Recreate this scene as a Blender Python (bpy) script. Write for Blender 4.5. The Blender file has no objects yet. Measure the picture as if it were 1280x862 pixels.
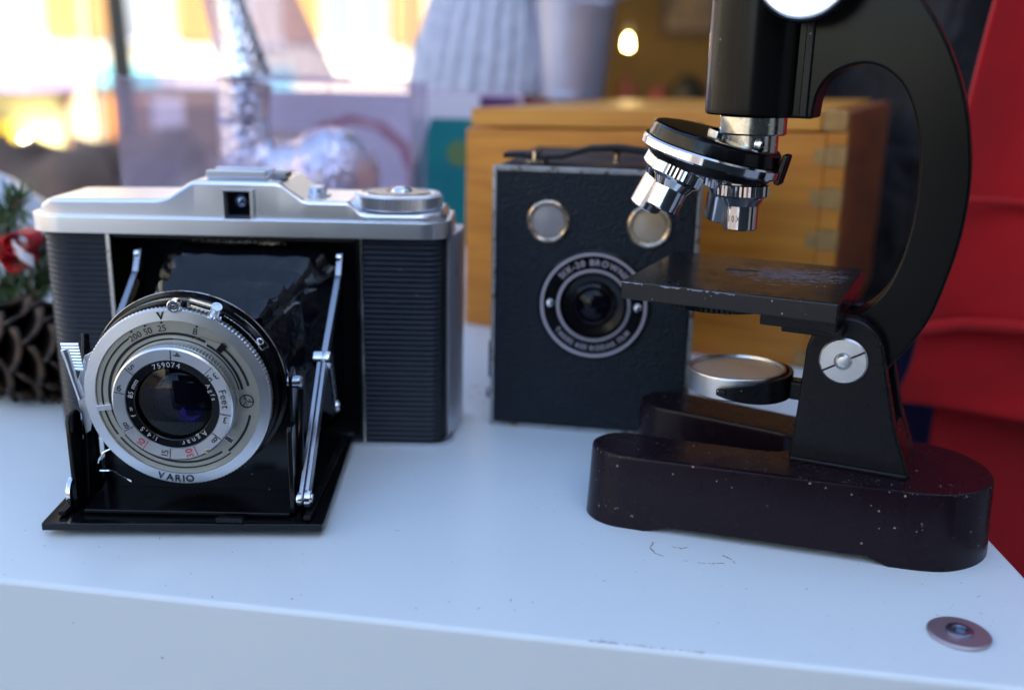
import bpy, bmesh, math, random
from mathutils import Matrix, Vector, noise
R = math.radians
random.seed(7)
MM = 0.001
sc = bpy.context.scene
col = sc.collection

# ------------------------------------------------------------------ camera
cam_d = bpy.data.cameras.new("camera"); cam = bpy.data.objects.new("camera", cam_d); col.objects.link(cam)
sc.camera = cam
TH, RO = R(15.5), R(1.2)
fw = Vector((0, math.cos(TH), -math.sin(TH))); dn = Vector((0, -math.sin(TH), -math.cos(TH))); rt = Vector((1, 0, 0))
right = rt * math.cos(RO) - dn * math.sin(RO)
up = (-dn) * math.cos(RO) - rt * math.sin(RO)
m3 = Matrix((right, up, -fw)).transposed()
cam.matrix_world = Matrix.Translation((0, 0, .137)) @ m3.to_4x4()
cam_d.sensor_width = 36; cam_d.sensor_fit = 'HORIZONTAL'
cam_d.lens = 36 * 1247 / 1280
cam_d.clip_start = .01; cam_d.clip_end = 500
cam_d.dof.use_dof = True; cam_d.dof.focus_distance = .292; cam_d.dof.aperture_fstop = 6.5

# ------------------------------------------------------------------ light
SUN_EL, SUN_AZ = R(36), R(140)      # azimuth of the sun measured clockwise from +Y
w = bpy.data.worlds.new("World"); sc.world = w; w.use_nodes = True
nt = w.node_tree; bg = nt.nodes['Background']
sky = nt.nodes.new('ShaderNodeTexSky'); sky.sky_type = 'NISHITA'; sky.sun_disc = False
sky.sun_elevation = SUN_EL; sky.sun_rotation = SUN_AZ; sky.air_density = 1.0; sky.dust_density = .8; sky.ozone_density = 1.0
nt.links.new(sky.outputs[0], bg.inputs[0]); bg.inputs[1].default_value = .15
sd = bpy.data.lights.new("sun", 'SUN'); sd.energy = 2.8; sd.angle = R(.5); sd.color = (1, .93, .82)
so = bpy.data.objects.new("sun", sd); col.objects.link(so)
sdir = Vector((math.sin(SUN_AZ) * math.cos(SUN_EL), math.cos(SUN_AZ) * math.cos(SUN_EL), math.sin(SUN_EL)))
so.rotation_euler = sdir.to_track_quat('Z', 'Y').to_euler(); so.location = (0, -2, 6)
sc.view_settings.view_transform = 'Standard'; sc.view_settings.look = 'None'
sc.view_settings.exposure = 2.05; sc.view_settings.gamma = 1.0
sc.cycles.max_bounces = 8; sc.cycles.transparent_max_bounces = 16
sc.cycles.sample_clamp_indirect = 4; sc.cycles.sample_clamp_direct = 0
sc.cycles.use_denoising = True; sc.cycles.denoiser = 'OPENIMAGEDENOISE'
sc.cycles.caustics_reflective = False; sc.cycles.caustics_refractive = False

# ------------------------------------------------------------------ materials
def mat(name, c, rough=.5, metal=0., c2=None, nscale=60, bump=0., bscale=800, bdist=.0002, coat=0., spec=.4,
        specks=0., speck_scale=500, speck_col=(.55, .5, .42), rvar=0., emit=None, estr=0., stretch=None, wear=0., wear_col=(.4, .33, .25), wear_scale=90, trans=0., sheen=0.):
    m = bpy.data.materials.new(name); m.use_nodes = True; t = m.node_tree; N = t.nodes; L = t.links
    p = N['Principled BSDF']
    tc = N.new('ShaderNodeTexCoord'); src = tc.outputs['Object']
    if stretch:
        mp = N.new('ShaderNodeMapping'); mp.inputs['Scale'].default_value = stretch; L.new(src, mp.inputs[0]); src = mp.outputs[0]
    def noi(sc_, det=4, rg=.55):
        n = N.new('ShaderNodeTexNoise'); n.inputs['Scale'].default_value = sc_; n.inputs['Detail'].default_value = det
        n.inputs['Roughness'].default_value = rg; L.new(src, n.inputs['Vector']); return n.outputs[0]
    def ramp(o, a, b):
        r = N.new('ShaderNodeMapRange'); r.inputs['From Min'].default_value = a; r.inputs['From Max'].default_value = b; L.new(o, r.inputs[0]); return r.outputs[0]
    def mix(f, a, b):
        x = N.new('ShaderNodeMix'); x.data_type = 'RGBA'; L.new(f, x.inputs[0])
        for v, i in ((a, 6), (b, 7)):
            if isinstance(v, tuple): x.inputs[i].default_value = v + (1,)
            else: L.new(v, x.inputs[i])
        return x.outputs[2]
    colr = c
    if c2 is not None: colr = mix(ramp(noi(nscale), .35, .65), c, c2)
    if wear: colr = mix(ramp(noi(wear_scale, 6, .7), .62 - wear * .2, .68 - wear * .2), colr, wear_col)
    if specks:
        v = N.new('ShaderNodeTexVoronoi'); v.inputs['Scale'].default_value = speck_scale; L.new(src, v.inputs['Vector'])
        a = ramp(v.outputs['Distance'], specks * .16, specks * .08)
        bnz = ramp(noi(speck_scale * .17, 2), .50, .56)
        mu = N.new('ShaderNodeMath'); mu.operation = 'MULTIPLY'; L.new(a, mu.inputs[0]); L.new(bnz, mu.inputs[1])
        mu.use_clamp = True
        colr = mix(mu.outputs[0], colr, speck_col)
    if isinstance(colr, tuple): p.inputs['Base Color'].default_value = colr + (1,)
    else: L.new(colr, p.inputs['Base Color'])
    p.inputs['Metallic'].default_value = metal; p.inputs['Roughness'].default_value = rough
    p.inputs['Specular IOR Level'].default_value = spec; p.inputs['Coat Weight'].default_value = coat; p.inputs['Coat Roughness'].default_value = .08
    p.inputs['Transmission Weight'].default_value = trans; p.inputs['Sheen Weight'].default_value = sheen
    if rvar:
        r = N.new('ShaderNodeMapRange'); r.inputs['From Min'].default_value = .3; r.inputs['From Max'].default_value = .7
        r.inputs['To Min'].default_value = max(0, rough - rvar); r.inputs['To Max'].default_value = rough + rvar
        L.new(noi(nscale * 2.3, 5, .65), r.inputs[0]); L.new(r.outputs[0], p.inputs['Roughness'])
    if bump:
        b = N.new('ShaderNodeBump'); b.inputs['Strength'].default_value = bump; b.inputs['Distance'].default_value = bdist
        L.new(noi(bscale, 3), b.inputs['Height']); L.new(b.outputs[0], p.inputs['Normal'])
    if emit: p.inputs['Emission Color'].default_value = emit + (1,); p.inputs['Emission Strength'].default_value = estr
    return m

def leather(name, c):
    m = bpy.data.materials.new(name); m.use_nodes = True; t = m.node_tree; N = t.nodes; L = t.links; p = N['Principled BSDF']
    tc = N.new('ShaderNodeTexCoord'); v = N.new('ShaderNodeTexVoronoi'); v.inputs['Scale'].default_value = 1300; v.feature = 'SMOOTH_F1'
    n = N.new('ShaderNodeTexNoise'); n.inputs['Scale'].default_value = 300; n.inputs['Detail'].default_value = 4
    L.new(tc.outputs['Object'], n.inputs['Vector'])
    ad = N.new('ShaderNodeMix'); ad.data_type = 'VECTOR'; ad.inputs[0].default_value = .0015
    L.new(tc.outputs['Object'], ad.inputs[4]); L.new(n.outputs['Color'], ad.inputs[5]); L.new(ad.outputs[1], v.inputs['Vector'])
    b = N.new('ShaderNodeBump'); b.invert = True; b.inputs['Strength'].default_value = .9; b.inputs['Distance'].default_value = .0006; p.inputs['Specular IOR Level'].default_value = .2
    L.new(v.outputs['Distance'], b.inputs['Height']); L.new(b.outputs[0], p.inputs['Normal'])
    mr = N.new('ShaderNodeMapRange'); mr.inputs['From Min'].default_value = .35; mr.inputs['From Max'].default_value = .7
    mr.inputs['To Min'].default_value = .33; mr.inputs['To Max'].default_value = .55
    n2 = N.new('ShaderNodeTexNoise'); n2.inputs['Scale'].default_value = 45; n2.inputs['Detail'].default_value = 5; L.new(tc.outputs['Object'], n2.inputs['Vector'])
    L.new(n2.outputs[0], mr.inputs[0]); L.new(mr.outputs[0], p.inputs['Roughness'])
    mx = N.new('ShaderNodeMix'); mx.data_type = 'RGBA'; mx.inputs[6].default_value = c + (1,); mx.inputs[7].default_value = (c[0] * 1.9, c[1] * 1.9, c[2] * 1.8, 1)
    L.new(v.outputs['Distance'], mx.inputs[0]); L.new(mx.outputs[2], p.inputs['Base Color'])
    return m

def wood(name, a, b, axis=(1, 8, 30), sc_=14):
    m = bpy.data.materials.new(name); m.use_nodes = True; t = m.node_tree; N = t.nodes; L = t.links; p = N['Principled BSDF']
    tc = N.new('ShaderNodeTexCoord'); mp = N.new('ShaderNodeMapping'); mp.inputs['Scale'].default_value = axis; L.new(tc.outputs['Object'], mp.inputs[0])
    n = N.new('ShaderNodeTexNoise'); n.inputs['Scale'].default_value = sc_; n.inputs['Detail'].default_value = 6; n.inputs['Distortion'].default_value = .6; L.new(mp.outputs[0], n.inputs['Vector'])
    mr = N.new('ShaderNodeMapRange'); mr.inputs['From Min'].default_value = .32; mr.inputs['From Max'].default_value = .68; L.new(n.outputs[0], mr.inputs[0])
    mx = N.new('ShaderNodeMix'); mx.data_type = 'RGBA'; mx.inputs[6].default_value = a + (1,); mx.inputs[7].default_value = b + (1,); L.new(mr.outputs[0], mx.inputs[0])
    L.new(mx.outputs[2], p.inputs['Base Color']); p.inputs['Roughness'].default_value = .5; p.inputs['Coat Weight'].default_value = .06; p.inputs['Coat Roughness'].default_value = .25
    bm_ = N.new('ShaderNodeBump'); bm_.inputs['Strength'].default_value = .25; bm_.inputs['Distance'].default_value = .0003; L.new(n.outputs[0], bm_.inputs['Height']); L.new(bm_.outputs[0], p.inputs['Normal'])
    return m

def glass_thin(name, tint=(1, 1, 1), refl=.12, rough=.02, diffuse=0., dcol=(.8, .8, .9), mult=1.2):
    m = bpy.data.materials.new(name); m.use_nodes = True; t = m.node_tree; N = t.nodes; L = t.links
    N.remove(N['Principled BSDF']); out = N['Material Output']
    tr = N.new('ShaderNodeBsdfTransparent'); tr.inputs[0].default_value = tint + (1,)
    g = N.new('ShaderNodeBsdfGlossy'); g.inputs['Roughness'].default_value = rough
    lw = N.new('ShaderNodeFresnel'); lw.inputs[0].default_value = 1.5
    ma = N.new('ShaderNodeMath'); ma.operation = 'MULTIPLY_ADD'; ma.inputs[1].default_value = mult; ma.inputs[2].default_value = refl - .04 * mult; ma.use_clamp = True; L.new(lw.outputs[0], ma.inputs[0])
    mx = N.new('ShaderNodeMixShader'); L.new(ma.outputs[0], mx.inputs[0]); L.new(tr.outputs[0], mx.inputs[1]); L.new(g.outputs[0], mx.inputs[2])
    last = mx
    if diffuse:
        d = N.new('ShaderNodeBsdfDiffuse'); d.inputs[0].default_value = dcol + (1,)
        tl = N.new('ShaderNodeBsdfTranslucent'); tl.inputs[0].default_value = dcol + (1,)
        md = N.new('ShaderNodeMixShader'); L.new(d.outputs[0], md.inputs[1]); L.new(tl.outputs[0], md.inputs[2]); md.inputs[0].default_value = .5
        m2 = N.new('ShaderNodeMixShader'); m2.inputs[0].default_value = diffuse; L.new(mx.outputs[0], m2.inputs[1]); L.new(md.outputs[0], m2.inputs[2]); last = m2
    L.new(last.outputs[0], out.inputs[0]); return m

M = {}
M['table'] = mat('white_laminate', (.76, .82, .83), .32, c2=(.73, .80, .82), nscale=9, specks=.3, speck_scale=95, speck_col=(.45, .42, .38), rvar=.05, bump=.05, bscale=300)
M['satin'] = mat('satin_aluminium', (.74, .75, .79), .33, 1., rvar=.02, nscale=40)
M['satin2'] = mat('brushed_aluminium', (.66, .67, .69), .38, 1., bump=.2, bscale=900, bdist=.00012, stretch=(1, 1, 6), rvar=.08, nscale=120)
M['dial'] = mat('champagne_dial', (.47, .45, .38), .42, .85, bump=.05, bscale=1500)
M['ringmet'] = mat('engraved_ring_metal', (.76, .78, .81), .33, 1., rvar=.03, nscale=25)
M['strutmet'] = mat('dull_strut_steel', (.36, .37, .40), .25, 1., rvar=.04, nscale=40)
M['chrome'] = mat('chrome', (.78, .78, .80), .1, 1., rvar=.05, nscale=150)
M['oldchrome'] = mat('spotted_chrome', (.68, .66, .60), .2, 1., rvar=.08, nscale=300, wear=.1, wear_scale=600, wear_col=(.25, .18, .1))
M['blackpaint'] = mat('black_crinkle_lacquer', (.007, .007, .008), .28, nscale=60, rvar=.03, specks=.5, speck_scale=300, bump=.05, bscale=700, bdist=.0001, spec=.22)
M['blackarm'] = mat('satin_black_enamel', (.005, .0048, .0045), .21, rvar=.02, nscale=30, specks=.4, speck_scale=110, bump=.05, bscale=600, bdist=.0001, speck_col=(.15, .13, .10), spec=.17)
M['baseblack'] = mat('dusty_black_bakelite', (.0105, .0045, .0075), .27, rvar=.05, nscale=30, specks=.62, speck_scale=230, spec=.22, speck_col=(.30, .23, .18), bump=.06, bscale=600)
M['stageblack'] = mat('worn_black_stage', (.009, .008, .008), .24, rvar=.05, nscale=60, specks=.7, speck_scale=420, speck_col=(.5, .5, .5), bump=.15, bscale=450, spec=.45)
M['scratch'] = mat('pale_scratches', (.26, .26, .32), .45, spec=.3)
M['gloss'] = mat('gloss_black', (.004, .004, .005), .16, specks=.35, speck_scale=300, rvar=.03, nscale=60, spec=.35)
M['matteblack'] = mat('matte_black', (.006, .006, .007), .6)
M['leatherette'] = mat('ribbed_leatherette', (.010, .013, .021), .32, c2=(.015, .019, .028), nscale=60, rvar=.05, specks=.5, speck_scale=260, speck_col=(.2, .22, .25))
M['bellows'] = mat('bellows_leather', (.004, .005, .008), .2, bump=.6, bscale=220, bdist=.0008, rvar=.06, nscale=200, coat=.0, spec=.4)
M['pebble'] = leather('pebbled_leather', (.008, .011, .016))
M['wornmetal'] = mat('worn_nickel_edge', (.42, .42, .43), .4, .8, wear=.45, wear_scale=160, wear_col=(.16, .11, .08), c2=(.3, .3, .31), nscale=120, rvar=.1)
M['brass'] = mat('tarnished_brass', (.62, .50, .36), .25, .95, wear=.3, wear_scale=250, wear_col=(.3, .19, .13), rvar=.1, nscale=200)
M['frost'] = mat('frosted_window', (.30, .27, .27), .3, spec=.5, c2=(.27, .24, .25), nscale=120)
M['frost2'] = mat('creamy_window', (.42, .36, .30), .3, spec=.5, c2=(.42, .27, .13), nscale=120)
M['white_ink'] = mat('white_engraving', (.5, .5, .5), .5)
M['black_ink'] = mat('black_engraving', (.01, .01, .015), .5)
M['red_ink'] = mat('red_engraving', (.55, .03, .04), .5)
M['lilac_ink'] = mat('silver_lettering', (.50, .44, .50), .4, .5)
M['lensglass'] = glass_thin('coated_lens_glass', (.8, .85, .95), .03, .01, mult=.6)
M['lensdeep'] = mat('dark_lens_depth', (.003, .002, .006), .04, spec=.22)
M['lens_reflection'] = mat('violet_lens_reflection', (.02, .012, .13), .1, .9)
M['grey_back'] = mat('lilac_grey_metal', (.58, .57, .62), .35, .7, rvar=.1)
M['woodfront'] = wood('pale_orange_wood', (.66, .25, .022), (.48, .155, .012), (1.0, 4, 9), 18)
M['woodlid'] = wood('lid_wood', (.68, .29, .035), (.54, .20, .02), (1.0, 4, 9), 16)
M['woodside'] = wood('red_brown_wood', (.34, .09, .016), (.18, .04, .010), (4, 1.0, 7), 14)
M['endgrain'] = mat('end_grain', (.44, .24, .07), .6, c2=(.32, .18, .06), nscale=300)
M['mirrorglass'] = mat('mirror_face', (.80, .76, .68), .3, .55)
M['cone'] = mat('cone_scale', (.006, .004, .0035), .5, c2=(.011, .007, .005), nscale=130, bump=.4, bscale=400)
M['conetip'] = mat('cone_tip', (.09, .045, .02), .6, c2=(.012, .008, .006), nscale=200)
M['needle'] = mat('fir_needle', (.05, .12, .04), .5, c2=(.12, .18, .07), nscale=60)
M['twig'] = mat('twig_bark', (.16, .10, .06), .8)
M['redribbon'] = mat('red_ribbon', (.62, .012, .02), .4)
M['whiteribbon'] = mat('white_ribbon', (.8, .74, .76), .4)
M['wrap'] = mat('silver_white_wrap', (.75, .78, .84), .3, .25, bump=.5, bscale=120, bdist=.002)
M['glitter'] = mat('silver_glitter', (.92, .92, .98), .16, .9)
M['clear'] = glass_thin('clear_plastic', (.95, .93, .98), .04, .06, .07, (.85, .78, .92), mult=.25)
M['cello'] = glass_thin('gathered_cellophane', (.9, .86, .95), .06, .15, .42, (.74, .66, .78), mult=.4)
M['cardwhite'] = mat('white_card', (.74, .73, .80), .6)
M['cardred'] = mat('dusky_red_print', (.42, .10, .14), .6)
M['cardtan'] = mat('tan_print', (.62, .50, .40), .6)
M['cardteal'] = mat('teal_print', (.0, .22, .22), .5, c2=(.0, .16, .20), nscale=20)
M['cardgold'] = mat('gold_green_print', (.12, .22, .08), .5)
M['pleat'] = mat('white_pleated_cloth', (.66, .69, .80), .6, c2=(.50, .55, .68), nscale=120, bump=.4, bscale=150, bdist=.002)
M['turq'] = mat('turquoise_cloth', (.30, .55, .66), .6, c2=(.42, .60, .70), nscale=40)
M['orangecloth'] = mat('orange_print', (.7, .32, .22), .6)
M['galv'] = mat('galvanised_metal', (.62, .62, .74), .42, .65, c2=(.52, .53, .68), nscale=25, rvar=.1)
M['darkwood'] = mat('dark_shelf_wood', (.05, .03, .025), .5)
M['maroon'] = mat('maroon_box', (.16, .03, .045), .5)
M['tan'] = mat('tan_box', (.42, .30, .22), .6)
M['purple'] = mat('purple_cloth', (.14, .05, .18), .7)
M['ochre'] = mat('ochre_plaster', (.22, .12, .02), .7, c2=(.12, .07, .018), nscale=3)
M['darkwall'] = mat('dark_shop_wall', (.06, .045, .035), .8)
M['frame'] = mat('picture_frame', (.09, .045, .02), .4)
M['picture'] = mat('picture_print', (.38, .24, .12), .6, c2=(.14, .10, .06), nscale=14)
M['bulb'] = mat('lit_bulb', (1, .9, .5), .5, emit=(1, .80, .25), estr=22)
M['blackcloth'] = mat('black_fur_cloth', (.005, .005, .006), .7, c2=(.014, .014, .017), nscale=16, bump=.8, bscale=60, bdist=.004, sheen=.03)
M['bluecloth'] = mat('navy_cloth', (.012, .016, .07), .7)
M['redfelt'] = mat('red_felt', (.48, .0015, .005), .85, c2=(.41, .001, .004), nscale=30, bump=.3, bscale=900, bdist=.0004, sheen=.1)
M['ground'] = mat('street_paving', (.20, .15, .13), .8, c2=(.13, .10, .09), nscale=.8)
M['bounce_paving'] = mat('pale_bounce_paving', (.42, .42, .42), .8, c2=(.34, .34, .35), nscale=2.5)
M['cream'] = mat('cream_render', (.82, .71, .50), .8, c2=(.80, .66, .42), nscale=.7)
M['creamlight'] = mat('pale_render', (.78, .70, .55), .8, c2=(.70, .62, .46), nscale=.6)
M['shutter'] = mat('brown_shutter', (.50, .27, .10), .6)
M['pane'] = mat('window_pane', (.30, .34, .38), .12, spec=.9)
M['shopfront'] = mat('shopfront_wood', (.22, .14, .09), .6)
M['display'] = mat('shop_display', (.62, .60, .30), .6, c2=(.40, .42, .24), nscale=1.6)
M['yellowgoods'] = mat('yellow_goods', (.80, .60, .10), .6)
M['orangegoods'] = mat('orange_goods', (.70, .26, .07), .6)
M['awnwhite'] = mat('white_awning', (.80, .76, .82), .7)
M['awnlilac'] = mat('lilac_awning', (.45, .36, .56), .7)
M['signturq'] = mat('turquoise_sign', (.25, .62, .70), .5)
M['post'] = mat('dark_post', (.035, .035, .03), .45)
M['burlap'] = mat('brown_sacking', (.19, .13, .10), .9, c2=(.13, .09, .07), nscale=6)
M['plaster'] = mat('grey_plaster', (.34, .31, .28), .85, c2=(.26, .24, .22), nscale=.8)
M['tarp'] = mat('dark_canvas', (.02, .03, .035), .8)
M['roof'] = mat('roof_tile', (.28, .12, .08), .8)
M['washer'] = mat('washer_steel', (.55, .46, .50), .45, 1., bump=.3, bscale=1200, bdist=.0001, specks=.6, speck_scale=600, speck_col=(.2, .15, .15))
M['bluesteel'] = mat('hex_socket_steel', (.30, .36, .45), .3, 1.)

# ------------------------------------------------------------------ mesh helpers (millimetres)
class MB:
    def __init__(s): s.v = []; s.f = []
    def add(s, vs, fs, X=None):
        o = len(s.v)
        for p in vs:
            p = Vector(p); s.v.append(X @ p if X is not None else p)
        s.f += [tuple(i + o for i in f) for f in fs]; return s
    def box(s, x0, y0, z0, x1, y1, z1, X=None):
        vs = [(x, y, z) for x in (x0, x1) for y in (y0, y1) for z in (z0, z1)]
        return s.add(vs, [(0, 1, 3, 2), (4, 6, 7, 5), (0, 4, 5, 1), (2, 3, 7, 6), (0, 2, 6, 4), (1, 5, 7, 3)], X)
    def prism(s, pts, pl, a, b, X=None):
        def P(p, d): return {'xz': (p[0], d, p[1]), 'xy': (p[0], p[1], d), 'yz': (d, p[0], p[1])}[pl]
        n = len(pts); vs = [P(p, a) for p in pts] + [P(p, b) for p in pts]
        return s.add(vs, [tuple(range(n))[::-1], tuple(range(n, 2 * n))] + [(i, (i + 1) % n, (i + 1) % n + n, i + n) for i in range(n)], X)
    def lathe(s, prof, seg=48, X=None, knurl=0, kr=None, a0=0, a1=360, cap=False):
        vs = []; fs = []; n = len(prof); full = abs(a1 - a0) >= 360; ns = seg if full else seg + 1
        for i in range(ns):
            a = R(a0 + (a1 - a0) * i / seg)
            for j, (r, z) in enumerate(prof):
                rr = r - (knurl if (kr and j in kr and i % 2) else 0)
                vs.append((rr * math.cos(a), rr * math.sin(a), z))
        for i in range(seg):
            k = (i + 1) % ns
            for j in range(n - 1): fs.append((i * n + j, k * n + j, k * n + j + 1, i * n + j + 1))
        if full and cap:
            if prof[0][0] > 1e-6 and prof[0] != prof[-1]: fs.append(tuple(i * n for i in range(seg))[::-1])
            if prof[-1][0] > 1e-6 and prof[0] != prof[-1]: fs.append(tuple(i * n + n - 1 for i in range(seg)))
        return s.add(vs, fs, X)
    def tube(s, path, r, seg=8, X=None, flat=1.):
        P = [Vector(p) for p in path]; n = len(P); vs = []; fs = []
        rr = r if isinstance(r, (list, tuple)) else [r] * n
        ref = None
        for i in range(n):
            t = (P[min(i + 1, n - 1)] - P[max(i - 1, 0)]).normalized()
            if ref is None: ref = Vector((0, 0, 1)) if abs(t.z) < .9 else Vector((1, 0, 0))
            a = t.cross(ref).normalized(); b = t.cross(a).normalized(); ref = b.cross(t).normalized() * -1 if False else ref
            for k in range(seg):
                g = 2 * math.pi * k / seg; vs.append(P[i] + a * math.cos(g) * rr[i] + b * math.sin(g) * rr[i] * flat)
        for i in range(n - 1):
            for k in range(seg): fs.append((i * seg + k, i * seg + (k + 1) % seg, (i + 1) * seg + (k + 1) % seg, (i + 1) * seg + k))
        fs += [tuple(range(seg))[::-1], tuple(range((n - 1) * seg, n * seg))]
        return s.add(vs, fs, X)
    def grid(s, fn, nu, nv, X=None, thick=None):
        vs = [fn(i / nu, j / nv) for i in range(nu + 1) for j in range(nv + 1)]
        fs = [(i * (nv + 1) + j, (i + 1) * (nv + 1) + j, (i + 1) * (nv + 1) + j + 1, i * (nv + 1) + j + 1) for i in range(nu) for j in range(nv)]
        return s.add(vs, fs, X)
    def mesh(s, name, merge=True):
        me = bpy.data.meshes.new(name); me.from_pydata([p * MM for p in s.v], [], s.f); me.update()
        b = bmesh.new(); b.from_mesh(me)
        if merge: bmesh.ops.remove_doubles(b, verts=b.verts, dist=1e-7)
        bmesh.ops.recalc_face_normals(b, faces=b.faces); b.to_mesh(me); b.free()
        return me
    def build(s, name, m, parent=None, bevel=0, seg=2, smooth=35, solid=0, sub=0, X=None):
        me = s.mesh(name); me.materials.append(M[m] if isinstance(m, str) else m)
        if smooth:
            me.polygons.foreach_set('use_smooth', [True] * len(me.polygons))
            if not bevel: me.set_sharp_from_angle(angle=R(smooth))
        o = bpy.data.objects.new(name, me); col.objects.link(o)
        if parent: o.parent = parent
        if X is not None: o.matrix_local = X
        if solid:
            d = o.modifiers.new('solid', 'SOLIDIFY'); d.thickness = solid * MM; d.offset = 0
        if sub:
            d = o.modifiers.new('sub', 'SUBSURF'); d.levels = sub; d.render_levels = sub
        if bevel:
            d = o.modifiers.new('bevel', 'BEVEL'); d.width = bevel * MM; d.segments = seg; d.limit_method = 'ANGLE'; d.angle_limit = R(35); d.harden_normals = True
        if smooth and not bevel:
            d = o.modifiers.new('wn', 'WEIGHTED_NORMAL'); d.keep_sharp = True
        return o

def thing(name, label, cat, loc=(0, 0, 0), rz=0, group=None):
    o = bpy.data.objects.new(name, None); col.objects.link(o); o.empty_display_size = .01
    o.location = (loc[0] * MM, loc[1] * MM, loc[2] * MM); o.rotation_euler = (0, 0, R(rz))
    o['label'] = label; o['category'] = cat
    if group: o['group'] = group
    return o
def tag(o, label, cat, group=None):
    o['label'] = label; o['category'] = cat
    if group: o['group'] = group
    return o
def lab(o, l): o['label'] = l; return o
def stuff(o): o['kind'] = 'stuff'; return o

def boolean(o, cutter):
    """cut a hole once and keep the plain result"""
    c = cutter.build('cutter', 'gloss', None, smooth=0)
    md = o.modifiers.new('b', 'BOOLEAN'); md.object = c; md.operation = 'DIFFERENCE'; md.solver = 'EXACT'
    c.parent = o.parent
    bpy.context.view_layer.update()
    dg = bpy.context.evaluated_depsgraph_get()
    me = bpy.data.meshes.new_from_object(o.evaluated_get(dg)); me.name = o.name
    o.modifiers.clear(); o.data = me
    bpy.data.objects.remove(c)
    return o

_gl = {}
def glyph(ch, bold=0.0):
    k = (ch, bold)
    if k not in _gl:
        cu = bpy.data.curves.new('g', 'FONT'); cu.body = ch; cu.size = 1; cu.offset = bold; cu.resolution_u = 4
        o = bpy.data.objects.new('g', cu); me = bpy.data.meshes.new_from_object(o)
        vs = [tuple(v.co) for v in me.vertices]; fs = [tuple(p.vertices) for p in me.polygons]
        bpy.data.meshes.remove(me); bpy.data.objects.remove(o); bpy.data.curves.remove(cu)
        if vs:
            x0 = min(v[0] for v in vs); x1 = max(v[0] for v in vs)
            vs = [(v[0] - x0, v[1], 0) for v in vs]; _gl[k] = (vs, fs, x1 - x0)
        else: _gl[k] = ([], [], .3)
    return _gl[k]
def text(mb, s, size, X, bold=0.0, gap=.13, sx=1., center=True):
    """flat text in local xy; X places it"""
    ws = [glyph(c, bold)[2] * sx + gap for c in s]; tot = (sum(ws) - gap) * size; x = -tot / 2 if center else 0
    for c, wd in zip(s, ws):
        vs, fs, _ = glyph(c, bold)
        mb.add([((v[0] * sx) * size + x, (v[1] - .35) * size, 0) for v in vs], fs, X); x += wd * size
def ring_text(mb, s, size, r, deg, z, X, out=True, bold=0., gap=.13, sx=1.):
    """deg = clock angle of the text's middle; out: letter tops away from the centre"""
    ws = [glyph(c, bold)[2] * sx + gap for c in s]; tot = (sum(ws) - gap) * size; d = -tot / 2
    for c, wd in zip(s, ws):
        vs, fs, gw = glyph(c, bold); mid = d + gw * sx * size / 2
        a = R(deg) + (mid / r if out else -mid / r)
        Y = Matrix.Translation((r * math.sin(a), r * math.cos(a), z)) @ Matrix.Rotation(-a + (0 if out else math.pi), 4, 'Z')
        mb.add([((v[0] - gw / 2) * sx * size, (v[1] - .35) * size, 0) for v in vs], fs, X @ Y); d += wd * size
def arc(mb, r0, r1, a0, a1, z0, z1, X, seg=24):
    """clock-angle ring sector with thickness"""
    vs = []; fs = []
    for i in range(seg + 1):
        a = R(a0 + (a1 - a0) * i / seg)
        for (r, z) in ((r0, z0), (r1, z0), (r1, z1), (r0, z1)): vs.append((r * math.sin(a), r * math.cos(a), z))
    for i in range(seg):
        for j in range(4): fs.append((i * 4 + j, i * 4 + (j + 1) % 4, (i + 1) * 4 + (j + 1) % 4, (i + 1) * 4 + j))
    fs += [(0, 1, 2, 3), tuple(seg * 4 + j for j in (3, 2, 1, 0))]
    mb.add(vs, fs, X)
T = Matrix.Translation
def RX(a): return Matrix.Rotation(R(a), 4, 'X')
def RY(a): return Matrix.Rotation(R(a), 4, 'Y')
def RZ(a): return Matrix.Rotation(R(a), 4, 'Z')
def interp(x, pts):
    if x <= pts[0][0]: return pts[0][1]
    for (a, b), (c, d) in zip(pts, pts[1:]):
        if x <= c: return b + (d - b) * (x - a) / (c - a)
    return pts[-1][1]

# ================================================================== SETTING
GZ = -1050
g = MB().box(-60000, -60000, GZ - 200, 60000, 60000, GZ).build('street_ground', 'ground', smooth=0); g['kind'] = 'structure'
g2 = MB().box(-4000, -9000, GZ + 4, 4100, 1350, GZ + 110).build('bounce_pavement', 'bounce_paving', None, smooth=0, bevel=8); g2['kind'] = 'structure'  # pale ground added to brighten what the camera metal reflects

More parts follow.
